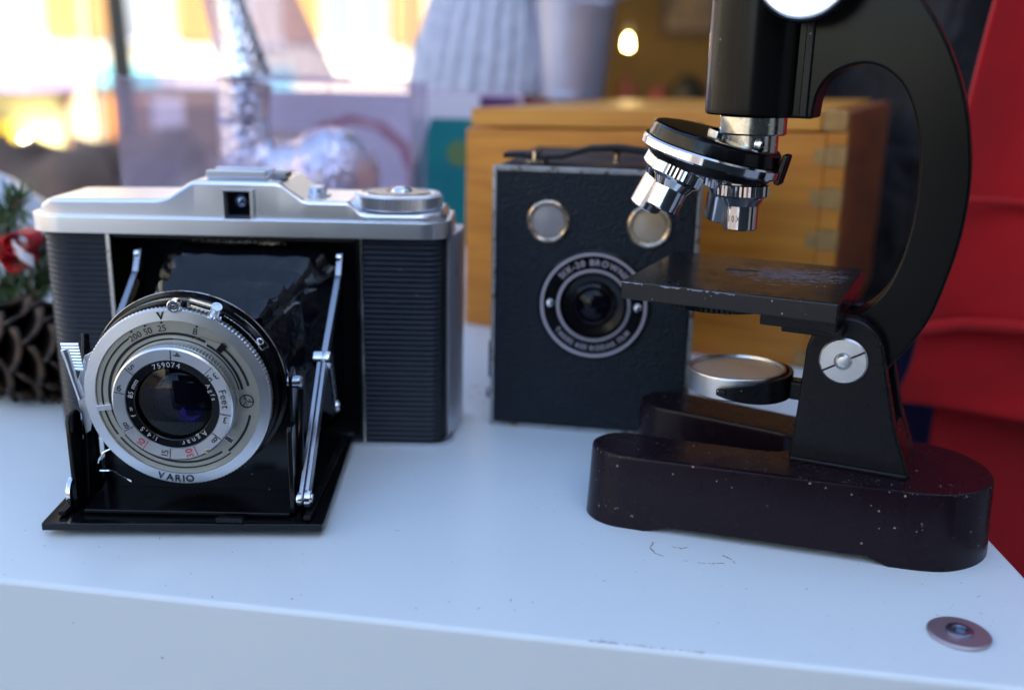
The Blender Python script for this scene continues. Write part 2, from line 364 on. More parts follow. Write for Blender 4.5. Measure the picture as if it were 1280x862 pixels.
# ---- far sunlit terrace across the street
def facade(name, label, x0, x1, y, h, wallm, cols, win_w, group, shops, storey=2900, roof=True, z1st=400):
    t = thing(name, label, 'building', ((x0 + x1) / 2, y, GZ), 0, group)
    hw = (x1 - x0) / 2
    MB().box(-hw, 0, 0, hw, 6000, h).build('wall', wallm, t, smooth=0)
    n = 0; zz = -GZ + z1st
    while zz + 1800 < h:
        for c in range(cols):
            cx = -hw + (c + .5) * 2 * hw / cols
            f = MB().box(cx - win_w / 2 - 60, -60, zz - 60, cx + win_w / 2 + 60, -1, zz).box(cx - win_w / 2 - 60, -60, zz + 1700, cx + win_w / 2 + 60, -1, zz + 1760)
            f.box(cx - 30, -50, zz, cx + 30, -1, zz + 1700)
            wd = f.build('window', 'awnwhite', t, smooth=0)
            MB().box(cx - win_w / 2, -20, zz, cx - 30, -2, zz + 1700).box(cx + 30, -20, zz, cx + win_w / 2, -2, zz + 1700).build('pane', 'creamlight' if c % 2 else 'pane', wd, smooth=0)
            for sd_ in (-1, 1):
                a = cx + sd_ * (win_w / 2 + 62); b = a + sd_ * max(60, min(420, (2 * hw / cols - win_w - 124) / 2 - 15))
                MB().box(min(a, b), -55, zz, max(a, b), -3, zz + 1700).build('shutter', 'shutter', t, smooth=0)
        zz += storey
    if roof: MB().prism([(-700, h), (6400, h), (2900, h + 1500)], 'yz', -hw - 200, hw + 200).build('roof', 'roof', t, smooth=0)
    return t, hw
b1, hw = facade('terrace_house', 'sunlit cream building at the far left with brown shutters over a shopfront', -11500, -5560, 13400, 8200, 'cream', 3, 900, 'sunlit buildings across the street', True)
o = MB().box(-hw + 100, -1300, 1060, hw - 500, -2, 1110).box(-hw + 100, -1310, 830, hw - 500, -1290, 1110).build('awning', 'awnwhite', b1, smooth=0)
MB().box(hw - 1500, -1340, 800, hw - 130, -10, 1095).build('awning', 'awnlilac', b1, smooth=0)
MB().box(hw - 3500, -90, 40, hw - 300, -2, 780).build('shopfront', 'shopfront', b1, smooth=0)
MB().box(hw - 1900, -110, 90, hw - 380, -92, 740).build('shop_window', 'display', b1, smooth=0)
for i in range(9):
    x = hw - 1750 + random.random() * 900
    MB().box(x, -200, 100, x + 190, -115, 200 + random.random() * 190).build('goods', 'yellowgoods', b1, smooth=0)
MB().lathe([(0, 0), (45, 20), (60, 60), (45, 105), (0, 120)], 16).build('lamp', mat('lit_shop_lamp', (1, .9, .7), .5, emit=(1, .85, .55), estr=60), b1, X=T(((-6271 + 8530) * MM, -.4, (-958 - GZ) * MM)))
b2, hw = facade('terrace_house', 'sunlit pale building behind the lamp post with a turquoise shop sign', -5500, -1400, 13400, 8600, 'creamlight', 3, 800, 'sunlit buildings across the street', True)
MB().box(-hw + 60, -150, 860, hw - 1500, -2, 1130).build('sign_board', 'signturq', b2, smooth=0)
MB().box(-hw + 900, -170, 880, hw - 2200, -152, 1110).build('sign_board', 'awnwhite', b2, smooth=0)
MB().box(-hw + 100, -90, 30, hw - 100, -2, 800).build('shopfront', 'shopfront', b2, smooth=0)
MB().box(-hw + 180, -110, 60, -hw + 620, -92, 720).build('shop_door', 'orangegoods', b2, smooth=0)
MB().box(-hw + 760, -110, 60, -hw + 1150, -92, 720).build('shop_window', 'awnwhite', b2, smooth=0)
MB().box(-hw + 1800, -110, 60, hw - 500, -92, 720).build('shop_window', 'galv', b2, smooth=0)
b3, hw = facade('terrace_house', 'sunlit cream building seen between the ornament and the pleated cloth', -1340, 2900, 13400, 8400, 'cream', 4, 700, 'sunlit buildings across the street', True, z1st=100)
MB().box(-hw + 60, -1000, 560, hw - 60, -2, 980).build('awning', 'awnlilac', b3, smooth=0)
MB().box(-hw + 100, -90, 30, hw - 100, -2, 550).build('shopfront', 'shopfront', b3, smooth=0)
# terraces going on beside them, outside the picture
for xx, nm in ((-17600, 'leftmost plain building of the sunlit row, beyond the shopfront'), (7200, 'rightmost building of the sunlit row, behind the shop')):
    facade('terrace_house', nm, xx, xx + 5900, 13600, 8000, 'creamlight', 3, 800, 'sunlit buildings across the street', True)
# ---- rows round the square, outside the picture: the right one is placed to shade the table, the left one is in the sun
def row(name, label, cat, x0, x1, y0, y1, h, m_, face):
    t = thing(name, label, cat, ((x0 + x1) / 2, (y0 + y1) / 2, GZ), 0, 'houses round the square')
    a, b = (x1 - x0) / 2, (y1 - y0) / 2
    MB().box(-a, -b, 0, a, b, h).build('wall', m_, t, smooth=0)
    n = int((2 * b if face in 'lr' else 2 * a) / 1900); zz = 700
    while zz + 1900 < h:
        for i in range(n):
            c = (i + .5) / n
            if face == 'r': f = (a + 2, -b + 2 * b * c - 450, a + 60, -b + 2 * b * c + 450)
            elif face == 'l': f = (-a - 60, -b + 2 * b * c - 450, -a - 2, -b + 2 * b * c + 450)
            else: f = (-a + 2 * a * c - 450, b + 2, -a + 2 * a * c + 450, b + 60)
            MB().box(f[0], f[1], zz, f[2], f[3], zz + 1650).build('window', 'pane', t, smooth=0)
        zz += 2900
    MB().box(-a - 150, -b - 150, h + 2, a + 150, b + 150, h + 300).build('roof', 'roof', t, smooth=0)
row('row_house', 'unseen tall grey plaster house placed right of the stall to block the sun, nearest the shop', 'house', 4200, 12200, -4000, 2500, 10500, 'plaster', 'l')
row('row_house', 'unseen grey plaster house placed on the right to block the sun, behind the viewer', 'house', 4200, 12200, -14000, -4050, 9600, 'plaster', 'l')
row('row_house', 'sunlit cream house on the left of the square, nearer the terrace', 'house', -21000, -13500, -2000, 9000, 9500, 'cream', 'r')
row('row_house', 'sunlit cream house on the left of the square, behind the viewer', 'house', -21000, -13500, -15000, -2050, 8200, 'creamlight', 'r')
row('row_house', 'grey house far behind the viewer across the square', 'house', -12000, 4000, -34000, -27000, 8500, 'plaster', 'b')
ns = thing('dark_reflection_stall', 'unseen dark canvas stall added behind the viewer to darken reflections', 'stall', (500, -2300, GZ))  # added out of view so black and metal parts reflect something dark
MB().prism([(-900, 2050), (0, 2500), (900, 2050), (900, 2000), (0, 2450), (-900, 2000)], 'yz', -1300, 1300).build('canopy', 'tarp', ns)
MB().box(-1250, 860, 100, 1250, 872, 1500).build('side_cloth', 'tarp', ns, smooth=0)
for x in (-1250, 1230):
    for y in (-880, 860): MB().box(x, y - 24, 112, x + 22, y - 2, 2040).build('leg', 'post', ns, smooth=0)
# ---- lamp post
lp = thing('lamp_post', 'dark street lamp post standing in front of the sunlit buildings', 'lamp post', (-3034, 8000, GZ))
MB().lathe([(120, 0), (120, 300), (90, 340), (80, 1500), (55, 3600), (0, 3600)], 16, RY(-1.5)).build('pole', 'post', lp)
MB().tube([(-94, 0, 3580), (0, -10, 3800), (400, -30, 3850)], 20, 8).build('arm', 'post', lp)
MB().lathe([(0, 120), (120, 80), (160, 0), (0, 0)], 16, T((420, -30, 3760))).build('lantern', 'post', lp)
# ---- sacks on the ground behind
for i, (x, y, sx, sz, l) in enumerate(((-1010, 2300, 400, 965, 'brown sacking bundle furthest left behind the folding camera'), (-560, 2500, 260, 880, 'smaller brown sacking bundle behind the glitter ornament'))):
    sk = MB()
    def fs(u, v, sx=sx, sz=sz, i=i):
        a = u * 2 * math.pi; b = v * math.pi / 2; r = math.cos(b) ** .45
        n = 1 + .14 * noise.noise(Vector((math.cos(a) * 2, math.sin(a) * 2, b * 2 + i * 7)))
        return (sx * r * math.cos(a) * n, 300 * r * math.sin(a) * n, sz * math.sin(b) * n)
    sk.grid(fs, 40, 16)
    o = sk.build('sack', 'burlap', None); o.location = (x * MM, y * MM, GZ * MM); tag(o, l, 'sack')

# ---- shop interior on the right
sh = thing('shop', 'ochre walled shop interior with a dark ceiling behind the box and microscope', 'shop', (300, 1500, GZ))
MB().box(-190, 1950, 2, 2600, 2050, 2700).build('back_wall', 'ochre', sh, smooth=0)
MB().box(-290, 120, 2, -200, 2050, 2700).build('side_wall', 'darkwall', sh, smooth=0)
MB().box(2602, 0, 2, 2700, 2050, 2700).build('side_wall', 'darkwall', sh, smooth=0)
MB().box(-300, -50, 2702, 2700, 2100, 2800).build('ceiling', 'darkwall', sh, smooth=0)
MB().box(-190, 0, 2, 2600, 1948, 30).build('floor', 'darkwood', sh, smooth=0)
pf = thing('picture_frame', 'small framed brown picture hanging on the ochre wall', 'picture', (560, 3446, 250))
MB().box(-95, -22, 0, 95, 0, 18).box(-95, -22, 150, 95, 0, 168).box(-95, -22, 18, -78, 0, 150).box(78, -22, 18, 95, 0, 150).build('frame', 'frame', pf, smooth=0)
MB().box(-78, -8, 18, 78, -2, 150).build('picture', 'picture', pf, smooth=0)
la = thing('pendant_lamp', 'glowing yellow bulb hanging in the shop behind the wooden box', 'lamp', (316, 3000, 206))
MB().lathe([(0, -9), (6.5, -6.5), (9, 0), (6.5, 6.5), (4, 24), (0, 26)], 20).build('bulb', 'bulb', la)
MB().lathe([(0, 60), (9, 58), (9, 27), (0, 27)], 12).tube([(0, 0, 58), (0, 0, 1440)], 2.5, 6).build('flex', 'post', la)
ld = bpy.data.lights.new('bulb_light', 'POINT'); ld.energy = .8; ld.color = (1, .72, .32); ld.shadow_soft_size = .03
lo = bpy.data.objects.new('bulb_light', ld); col.objects.link(lo); lo.parent = la; lo.location = (0, -.05, 0)
# goods inside the shop
for x, y, wx, z0, z1, m_, l, c in ((440, 3200, 60, GZ + 30, 60, 'maroon', 'maroon garment on a stand inside the shop', 'clothes stand'), (520, 3150, 75, GZ + 30, 100, 'matteblack', 'black garment beside the maroon one inside the shop', 'clothes stand'),
                                  (625, 3250, 45, GZ + 30, 40, 'orangegoods', 'orange garment right of the black one inside the shop', 'clothes stand'), (350, 3300, 36, GZ + 30, 90, 'maroon', 'narrow dark red bag below the glowing bulb', 'bag')):
    tt = thing('garment', l, c, (x, y, GZ + 30))
    MB().lathe([(wx * 1.1, 300), (wx * .9, 600), (wx, z1 - GZ - 90), (wx * .7, z1 - GZ - 40), (wx * .2, z1 - GZ)], 20).build('cloth', m_, tt)
    MB().lathe([(80, 0), (80, 12), (10, 16), (10, 310), (0, 310)], 16).build('stand', 'post', tt)

# ================================================================== TABLE
tb = thing('display_table', 'white laminate table top with a straight front edge and one steel bolt', 'table', (0, 0, 0))
def fe(x): return 244 - .1572 * (x + 138)
poly = [(-900, fe(-900)), (146.6, fe(146.6)), (149.5, 300), (160, 800), (-900, 800)]
MB().prism(poly, 'xy', -38, 0).build('top', 'table', tb, bevel=1.6, seg=3)
ap = [(-896, fe(-896) + 3), (143, fe(143) + 3), (146, 300), (156, 796), (-896, 796)]
MB().prism(ap, 'xy', -420, -38.3).build('front_panel', 'table', tb, bevel=1)
for x, y in ((130, 230), (140, 690), (-880, 400), (-880, 730)): MB().box(x - 20, y, GZ, x + 10, y + 30, -420).build('leg', 'table', tb, smooth=0)
WX = T((115.6, 226.3, 0))
wa = MB().lathe([(2.6, .05), (2.6, .9), (3.0, 1.1), (7.3, 1.0), (7.7, .7), (7.7, .05), (2.6, .05)], 64, WX).build('washer', 'washer', tb)
MB().lathe([(0, .15), (2.9, .15), (3.3, .9), (3.3, 1.6), (2.9, 1.75), (1.9, 1.75), (1.7, 1.6), (1.7, .5), (0, .5)], 6 * 6, WX).build('bolt', 'bluesteel', wa)

mk = MB()
for pts in ([(44, 274.5), (42.5, 271), (43.5, 267.5), (46, 265.5)], [(52, 263.2), (57, 261.8), (62, 262.2), (66, 262.6), (65, 265.5), (63, 267)], [(49, 272), (52, 271), (54, 271.8)]):
    for (x0, y0), (x1, y1) in zip(pts, pts[1:]):
        for j in range(7):
            if random.random() < .72:
                t_ = j / 7; x, y = x0 + (x1 - x0) * t_ + random.gauss(0, .12), y0 + (y1 - y0) * t_ + random.gauss(0, .12)
                a = math.atan2(y1 - y0, x1 - x0); X = T((x, y, .01)) @ RZ(math.degrees(a)); l_ = random.uniform(.3, .7); w_ = random.uniform(.06, .16)
                mk.add([(-l_, -w_, 0), (l_, -w_, 0), (l_, w_, 0), (-l_, w_, 0), (0, 0, .12)], [(0, 1, 4), (1, 2, 4), (2, 3, 4), (3, 0, 4)], X)
for i in range(45):
    t_ = random.random() ** 1.3; x = 22 + 26 * t_ + random.gauss(0, 1); X = T((x, fe(x) + .9 + abs(random.gauss(0, .35)), .01)) @ RZ(-9 + random.gauss(0, 8)); l_ = random.uniform(.1, .6); w_ = random.uniform(.04, .12)
    mk.add([(-l_, -w_, 0), (l_, -w_, 0), (l_, w_, 0), (-l_, w_, 0), (0, 0, .08)], [(0, 1, 4), (1, 2, 4), (2, 3, 4), (3, 0, 4)], X)
for i in range(260):
    x, y = random.uniform(-150, 150), random.uniform(205, 330)
    if y < fe(x) + 2: continue
    X = T((x, y, .01)) @ RZ(random.uniform(0, 180)); l_ = random.expovariate(5) + .06; w_ = random.uniform(.04, .10)
    mk.add([(-l_, -w_, 0), (l_, -w_, 0), (l_, w_, 0), (-l_, w_, 0), (0, 0, .06)], [(0, 1, 4), (1, 2, 4), (2, 3, 4), (3, 0, 4)], X)
stuff(mk.build('grit', mat('brown_grit', (.22, .18, .16), .8), tb, smooth=0))

# ================================================================== FOLDING CAMERA
fc = thing('folding_camera', 'silver topped folding camera with black ribbed body, open door and extended lens', 'camera', (-95, 350, 0))
D = 35.5
def yfront(x, xl, xr, rl, rr, y0=0.):
    if x < xl + rl: return y0 + rl - math.sqrt(max(0, rl * rl - (xl + rl - x) ** 2))
    if x > xr - rr: return y0 + rr - math.sqrt(max(0, rr * rr - (x - xr + rr) ** 2))
    return y0
def xs_for(xl, xr, rl, rr, extra=()):
    s = set([round(v, 3) for v in extra if xl < v < xr])
    for k in range(13):
        a = math.pi / 2 * k / 12; s.add(round(xl + rl - rl * math.cos(a), 4)); s.add(round(xr - rr + rr * math.cos(a), 4))
    return sorted(s)
def slab(mb, xl, xr, y0, y1, rl, rr, z0, top, extra=(), lip=1.0):
    """plan with rounded ends; top(x) gives the height, edge rounded by lip"""
    xs = xs_for(xl, xr, rl, rr, extra)
    def ringp(off):
        f = [(min(max(x, xl + off), xr - off), yfront(x, xl, xr, rl, rr, y0) + off) for x in xs]
        b = [(min(max(x, xl + off), xr - off), (y0 + y1) - yfront(x, xl, xr, rl, rr, y0) - off) for x in xs]
        f = [(x, min(y, (y0 + y1) / 2)) for x, y in f]; b = [(x, max(y, (y0 + y1) / 2)) for x, y in b]
        return f + b[::-1]
    n = len(xs); rows = [(0, None, 0), (0, 1, -lip), (lip * .3, 1, -lip * .3), (lip, 1, 0)]
    vs = []
    for off, t_, dz in rows:
        for i, (x, y) in enumerate(ringp(off)):
            xi = xs[i] if i < n else xs[2 * n - 1 - i]
            vs.append((x, y, z0 if t_ is None else top(xi) + dz))
    m = 2 * n; fs = []
    for r in range(3):
        for i in range(m): fs.append((r * m + i, r * m + (i + 1) % m, (r + 1) * m + (i + 1) % m, (r + 1) * m + i))
    for i in range(n - 1): fs.append((3 * m + i, 3 * m + i + 1, 3 * m + m - 2 - i, 3 * m + m - 1 - i)); fs.append((m - 1 - i, m - 2 - i, i + 1, i))
    mb.add(vs, fs); return mb
# body shell behind the leatherette: two ends, roof and floor of the opening, back
OX0, OX1 = -48.3, 39.
def endblock(a, b, left):
    pts = []
    xl, xr = (a, b)
    for x in xs_for(-75.6, 70.5, 13, 7):
        if a <= x <= b: pts.append((x, yfront(x, -75.6, 70.5, 13, 7, .9)))
    if left: pts.append((b, .9)); pts += [(b, D - 1), (-65, D - 1), (-73, D - 5), (-75.5, D - 13)]
    else: pts = [(a, .9)] + pts + [(70.5, D - 8), (66, D - 1), (a, D - 1)]
    return pts
MB().prism(endblock(-75.6, OX0, True), 'xy', .8, 78).build('body_shell', 'matteblack', fc)
MB().prism(endblock(OX1, 70.5, False), 'xy', .8, 78).build('body_shell', 'matteblack', fc)
MB().box(OX0, D - 5, .8, OX1, D - 1, 78).box(OX0, .9, 76.4, OX1, D - 5, 78).box(OX0, 2, .8, OX1, D - 5, 3.0).build('opening_lining', 'matteblack', fc, smooth=0)
# ribbed leatherette on both sides of the opening
def ribs(x0, x1, name):
    pts = [(x, yfront(x, -76.1, 71.0, 13.3, 7.3, .2)) for x in xs_for(-76.1, 71.0, 13.3, 7.3, [x0, x1]) if x0 - 1e-3 <= x <= x1 + 1e-3]
    if x0 > -76.1: pts = [(x0, .2)] + pts if pts[0][0] > x0 + .01 else pts
    else: pts = [(-76.1, D - 12)] + pts
    if x1 < 71 and pts[-1][0] < x1 - .01: pts.append((x1, .2))
    # outward normals
    P = [Vector((p[0], p[1], 0)) for p in pts]
    q = []
    for i, p in enumerate(P):
        t = (P[min(i + 1, len(P) - 1)] - P[max(0, i - 1)]); n_ = Vector((t.y, -t.x, 0)).normalized(); q.append(n_)
    zs = []
    z = 1.7; pitch = 1.95
    while z + pitch < 77.8:
        zs += [(z, -.5), (z + .35, -.06), (z + .55, .05), (z + .85, .05), (z + 1.05, -.06), (z + 1.4, -.5)]; z += pitch
    mb = MB(); vs = []; fs = []
    for p, n_ in zip(P, q):
        for zz, d in zs: vs.append((p.x + n_.x * d, p.y + n_.y * d, zz))
    m = len(zs)
    for i in range(len(P) - 1):
        for j in range(m - 1): fs.append((i * m + j, (i + 1) * m + j, (i + 1) * m + j + 1, i * m + j + 1))
    mb.add(vs, fs); return mb.build(name, 'leatherette', fc, smooth=25)
ribs(-76.1, OX0 - 1.6, 'ribbed_cover'); ribs(OX1 + 2.4, 69.0, 'ribbed_cover')
# trims round the opening
MB().box(OX0 - 1.6, -.2, 1, OX0, 3, 77.6).build('opening_trim', 'oldchrome', fc, bevel=.2)
MB().box(OX1, -.2, 1, OX1 + 1.2, 3, 77.6).build('opening_trim', 'gloss', fc, bevel=.2)
MB().box(OX1 + 1.35, -.1, 1, OX1 + 2.1, 1, 77.6).build('opening_trim', 'oldchrome', fc, bevel=.1)
# back door with metal edge at the right, and bottom rim
bd = slab(MB(), -77.0, 75.4, D - .8, D + 3.5, 2.1, 2.1, .6, lambda x: 77.8, lip=.6).build('back_door', 'grey_back', fc)
MB().prism([(69.2, 9), (71.4, 7.8), (73.6, 14), (75.4, 26), (75.4, 36), (69, 36), (69.2, 14)], 'xy', 1, 77.9).build('back_edge', 'grey_back', fc, bevel=.3)
slab(MB(), -74.0, 73.4, -1.2, D + 3, 12.5, 9, 0.0, lambda x: 1.5, lip=.4).build('bottom_plate', 'satin', fc)
# top plate band + housing
slab(MB(), -79.4, 72.4, -1.4, D + 3.6, 14, 10.5, 78.0, lambda x: 84.0, lip=.7).build('top_plate', 'satin', fc)
TP = [(-76.8, 84.4), (-75.6, 86.2), (-69.4, 89.6), (-31, 90.2), (-27, 91.2), (-19, 96.3), (-17, 96.9), (11, 96.9), (13, 96.2), (20, 91.2), (22.5, 90.6), (35.5, 90.6), (37, 90), (40.5, 86.9), (43, 86.5), (68.5, 86.7), (70.4, 86.3)]
hs = slab(MB(), -76.8, 70.4, .8, D + 1.5, 12.5, 10, 84.0, lambda x: interp(x, TP), extra=[p[0] for p in TP] + [-29, -18, -1, 12, 36], lip=1.3).build('top_housing', 'satin', fc)
boolean(hs, MB().box(-7.4, -1, 83.9, 2.0, D + 3, 93.6))
hs.data.set_sharp_from_angle(angle=R(35))
# viewfinder
vf = MB().box(-8.1, .5, 84.2, -7.2, 3, 94.2).box(2.0, .2, 84.2, 3.4, 4, 94.2).box(-8.1, .5, 93.4, 3.2, 3, 94.2).build('viewfinder_frame', 'satin', fc, bevel=.15)
MB().box(-7.3, 5, 84.3, 1.9, 6, 93.5).build('viewfinder_glass', 'lensdeep', vf)
MB().box(-7.3, 1.6, 84.3, 1.9, 2.0, 93.5).build('viewfinder_glass', 'lensglass', vf)
MB().lathe([(0, 1.0), (1.6, .6), (2.3, 0), (0, 0)], 20, T((-2.4, 5, 89.6)) @ RX(90)).build('eyepiece', 'oldchrome', vf)
# accessory shoe, button, winding knob
sho = MB().box(-14.6, 6, 97.0, 6.6, 20, 97.7).box(-14.6, 5.6, 97.75, 6.6, 6.8, 100.0).box(-14.6, 19.2, 97.75, 6.6, 20.4, 100.0).box(-14.6, 6.85, 99.1, 6.6, 9.0, 100.0).box(-14.6, 17, 99.1, 6.6, 19.15, 100.0).build('accessory_shoe', 'satin', fc, bevel=.35)
MB().box(7.7, 10, 97.0, 13, 19, 99.2).build('shoe_stop', 'wornmetal', fc, bevel=.4)
MB().lathe([(0, 90.4), (4.6, 90.4), (4.6, 91.4), (3.2, 91.6), (3.1, 93.6), (2.6, 94.2), (0, 94.3)], 28, T((23.0, 16, 0))).build('shutter_button', 'satin', fc)
kn = MB().lathe([(0, 86.6), (15.2, 86.6), (16.0, 87.2), (16.0, 91.3), (15.0, 92.0), (13.4, 92.2), (13.0, 91.8), (0, 91.8)], 180, T((52.6, 16.2, .4)), knurl=.6, kr=(2, 3)).build('winding_knob', 'satin', fc, smooth=20)
MB().lathe([(0, 94.3), (2.4, 94.1), (3.6, 93.3), (4.0, 92.3), (7, 92.2), (0, 92.2)], 32, T((53.6, 16.2, .3))).build('knob_screw', 'chrome', kn)
MB().lathe([(4.6, 92.0), (4.6, 92.6), (11.5, 92.6), (11.5, 92.0)], 48, T((52.6, 16.2, .3))).build('film_dial', 'wornmetal', kn)
# door
door = MB().prism([(-43.2, -80.6), (39.2, -77.6), (39.6, -75.4), (37.0, -1.5), (-47.2, -1.5), (-43.4, -78.6)], 'xy', 2.2, 4.6).build('front_door', 'gloss', fc, bevel=.45)
MB().box(8, -78.6, 4.9, 16, -76.4, 6.4).build('door_catch', 'blackpaint', door, bevel=.3)
for x in (-40, 33.5): MB().box(x, -76, 5.1, x + 2.2, -6, 6.4).build('door_rail', 'blackpaint', door, bevel=.2)
MB().tube([(-44, -1.6, 4.2), (37, -1.6, 4.2)], 1.4, 12).build('hinge', 'gloss', fc)
for x in (-6, 24): MB().box(x, -58, .05, x + 6, -54, 2.1).build('door_foot', 'gloss', door, bevel=.3)
# bellows
rings = []; NP = 18
for k in range(NP + 1):
    t_ = k / NP; ph = (k % 4) / 4; y = -53 + 62 * t_
    cx = 1.5 - 1.5 * t_; hw_ = 21.5 + 11 * t_; z0 = 13 - 7 * t_; z1 = 65.5 + 7.8 * t_
    s_ = (.80, .90, 1.0, .90)[k % 4] + .012 * math.sin(k * 2.3)
    cz = (z0 + z1) / 2; hh = (z1 - z0) / 2
    P = []
    corners = [(-1, -1), (1, -1), (1, 1), (-1, 1)]
    ch = .16 + (.06 if k % 4 == 2 else 0)
    base = []
    for (a, b) in corners:
        if a * b > 0: base += [(a, b * (1 - ch)), (a * (1 - ch), b)] if a < 0 or True else []
        else: base += [(a * (1 - ch), b), (a, b * (1 - ch))]
    # order corner points around
    base = sorted(base, key=lambda p: math.atan2(p[1], p[0]))
    pts = []
    for i in range(8):
        a, b = base[i], base[(i + 1) % 8]
        for j in range(9): pts.append((a[0] + (b[0] - a[0]) * j / 9, a[1] + (b[1] - a[1]) * j / 9))
    for (a, b) in pts:
        cor = (abs(a) * abs(b)) ** 3
        nz = noise.noise(Vector((a * 5, b * 5, k * .9)))
        dr = 1 + nz * .2 * cor
        P.append((cx + hw_ * s_ * a * dr, y + .8 * noise.noise(Vector((a * 2.5, b * 2.5, k * .6))) + cor * 8 * noise.noise(Vector((a * 4 + 9, b * 4, k * 1.3))), cz + hh * s_ * b * dr + .9 * noise.noise(Vector((a * 3, b * 2 + 4, k * 2)))))
    rings.append(P)
mb = MB(); n = len(rings[0]); vs = [p for r in rings for p in r]; fs = []
for k in range(NP):
    for i in range(n): fs.append((k * n + i, k * n + (i + 1) % n, (k + 1) * n + (i + 1) % n, (k + 1) * n + i))
mb.add(vs, fs); mb.build('bellows', 'bellows', fc, smooth=28)
# lens standard
st = MB().prism([(-33, 6), (30, 6), (30, 30), (24, 52), (12, 62), (-20, 62), (-31, 52), (-33, 30)], 'xz', -56.5, -54.5).build('lens_board', 'gloss', fc, bevel=.4)
MB().prism([(-71, 5.2), (-63, 5.2), (-63, 33), (-65, 35), (-70.5, 35), (-71.4, 33)], 'yz', -37.4, -36.0).prism([(-66, 5.2), (-55, 5.2), (-55, 56), (-58, 57), (-62, 40)], 'yz', -36.0, -34.6).build('standard_side', 'gloss', st, bevel=.4)
MB().prism([(-72, 5.2), (-64, 5.2), (-64, 31), (-66, 33), (-71.5, 33), (-72.4, 31)], 'yz', 28.6, 30.2).prism([(-64, 5.2), (-55, 5.2), (-55, 44), (-58, 48), (-62, 46)], 'yz', 27.4, 28.6).build('standard_side', 'gloss', st, bevel=.4)
MB().lathe([(0, 1.4), (1.4, 1.4), (1.9, .8), (2.0, 0), (2.0, -3.0), (0, -3.0)], 24, T((30.0, -60, 43.6)) @ RY(90)).build('standard_rivet', 'strutmet', st)
MB().lathe([(0, 1.6), (2.4, 1.3), (4.6, .5), (4.8, 0), (4.8, -.8), (0, -.8)], 28, T((-37.6, -69.5, 10.5)) @ RY(-90)).build('standard_rivet', 'chrome', st)
MB().box(-33, -74, 5.1, 29, -56, 6.3).build('standard_foot', 'gloss', st, bevel=.3)
MB().tube([(30.6, -60, 41), (30.8, -63, 24), (30.8, -66, 14)], .9, 8).build('link', 'gloss', st)
# struts
def bar(mb, x0, x1, a, b, w_, X=None):
    a = Vector(a); b = Vector(b); d = (b - a).normalized(); n_ = Vector((-d.y, d.x)); pts = []
    for k in range(9): g_ = math.pi / 2 + math.pi * k / 8; pts.append(tuple(a + d * math.cos(g_) * w_ + n_ * math.sin(g_) * w_))
    for k in range(9): g_ = -math.pi / 2 + math.pi * k / 8; pts.append(tuple(b + d * math.cos(g_) * w_ + n_ * math.sin(g_) * w_))
    mb.prism(pts, 'yz', x0, x1, X)
def disc(x, y, z, r, h, s=1): return MB().lathe([(0, h), (r * .55, h * .9), (r * .6, h * .55), (r * .95, h * .45), (r, 0), (r, -1), (0, -1)], 28, T((x, y, z)) @ RY(90 * s))
for sgn, xb in ((1, 31.2), (-1, -40.4)):
    m_ = MB(); bar(m_, xb, xb + 1.4, (-70, 9.5), (-34, 43), 2.2); bar(m_, xb + 1.75, xb + 3.1, (-70, 9.5), (-34, 43), 2.2); bar(m_, xb + 1.3, xb + 1.8, (-70, 9.5), (-34, 43), 1.6); m_.box(xb + 1, -40, 38, xb + 2, -38, 40)
    s1 = m_.build('strut', 'strutmet', fc, bevel=.25) if sgn > 0 else None
    if s1:
        disc(xb + 3, -70, 9.5, 2.9, 1.3).build('rivet', 'chrome', s1); disc(xb - .1, -70, 9.5, 2.4, .8, -1).build('rivet', 'chrome', s1)
        MB().lathe([(0, 1.4), (1.6, 1.3), (2.8, .7), (3.1, 0), (3.1, -.8), (2.4, -1.), (2.4, -1.6), (3.1, -1.8), (3.1, -4.6), (0, -4.6)], 28, T((xb + 3.4, -34, 43)) @ RY(90)).build('rivet', 'chrome', s1)
    m_ = MB(); bar(m_, xb + .9, xb + 3.0, (-34, 43), (-4, 63.5), 2.2); bar(m_, xb + .9, xb + 3.0, (-4, 63.5), (1, 71), 1.9)
    if sgn < 0: bar(m_, xb + .9, xb + 2.1, (-60, 25), (-34, 43), 2.0)
    s2 = m_.build('strut', 'strutmet', fc, bevel=.25)
    disc(xb + 2, 0, 70.5, 2.2, 1.).build('rivet', 'chrome', s2)
m_ = MB(); bar(m_, 34.4, 35.4, (-32, 40), (-26, 24), 1.8); m_.build('strut_spring', 'strutmet', fc, bevel=.2)
disc(35.4, -26, 24, 2.4, 1.).build('rivet', 'chrome', fc)
# small fittings at the roof of the opening
MB().tube([(-20, 3, 75.6), (-4, 2.4, 75.0), (12, 3, 75.6)], .5, 6).tube([(8 + 4.6 * math.cos(a * .5236), 4 + 2 * math.sin(a * .5236), 74.8) for a in range(13)], .45, 6).build('door_spring', 'brass', fc)

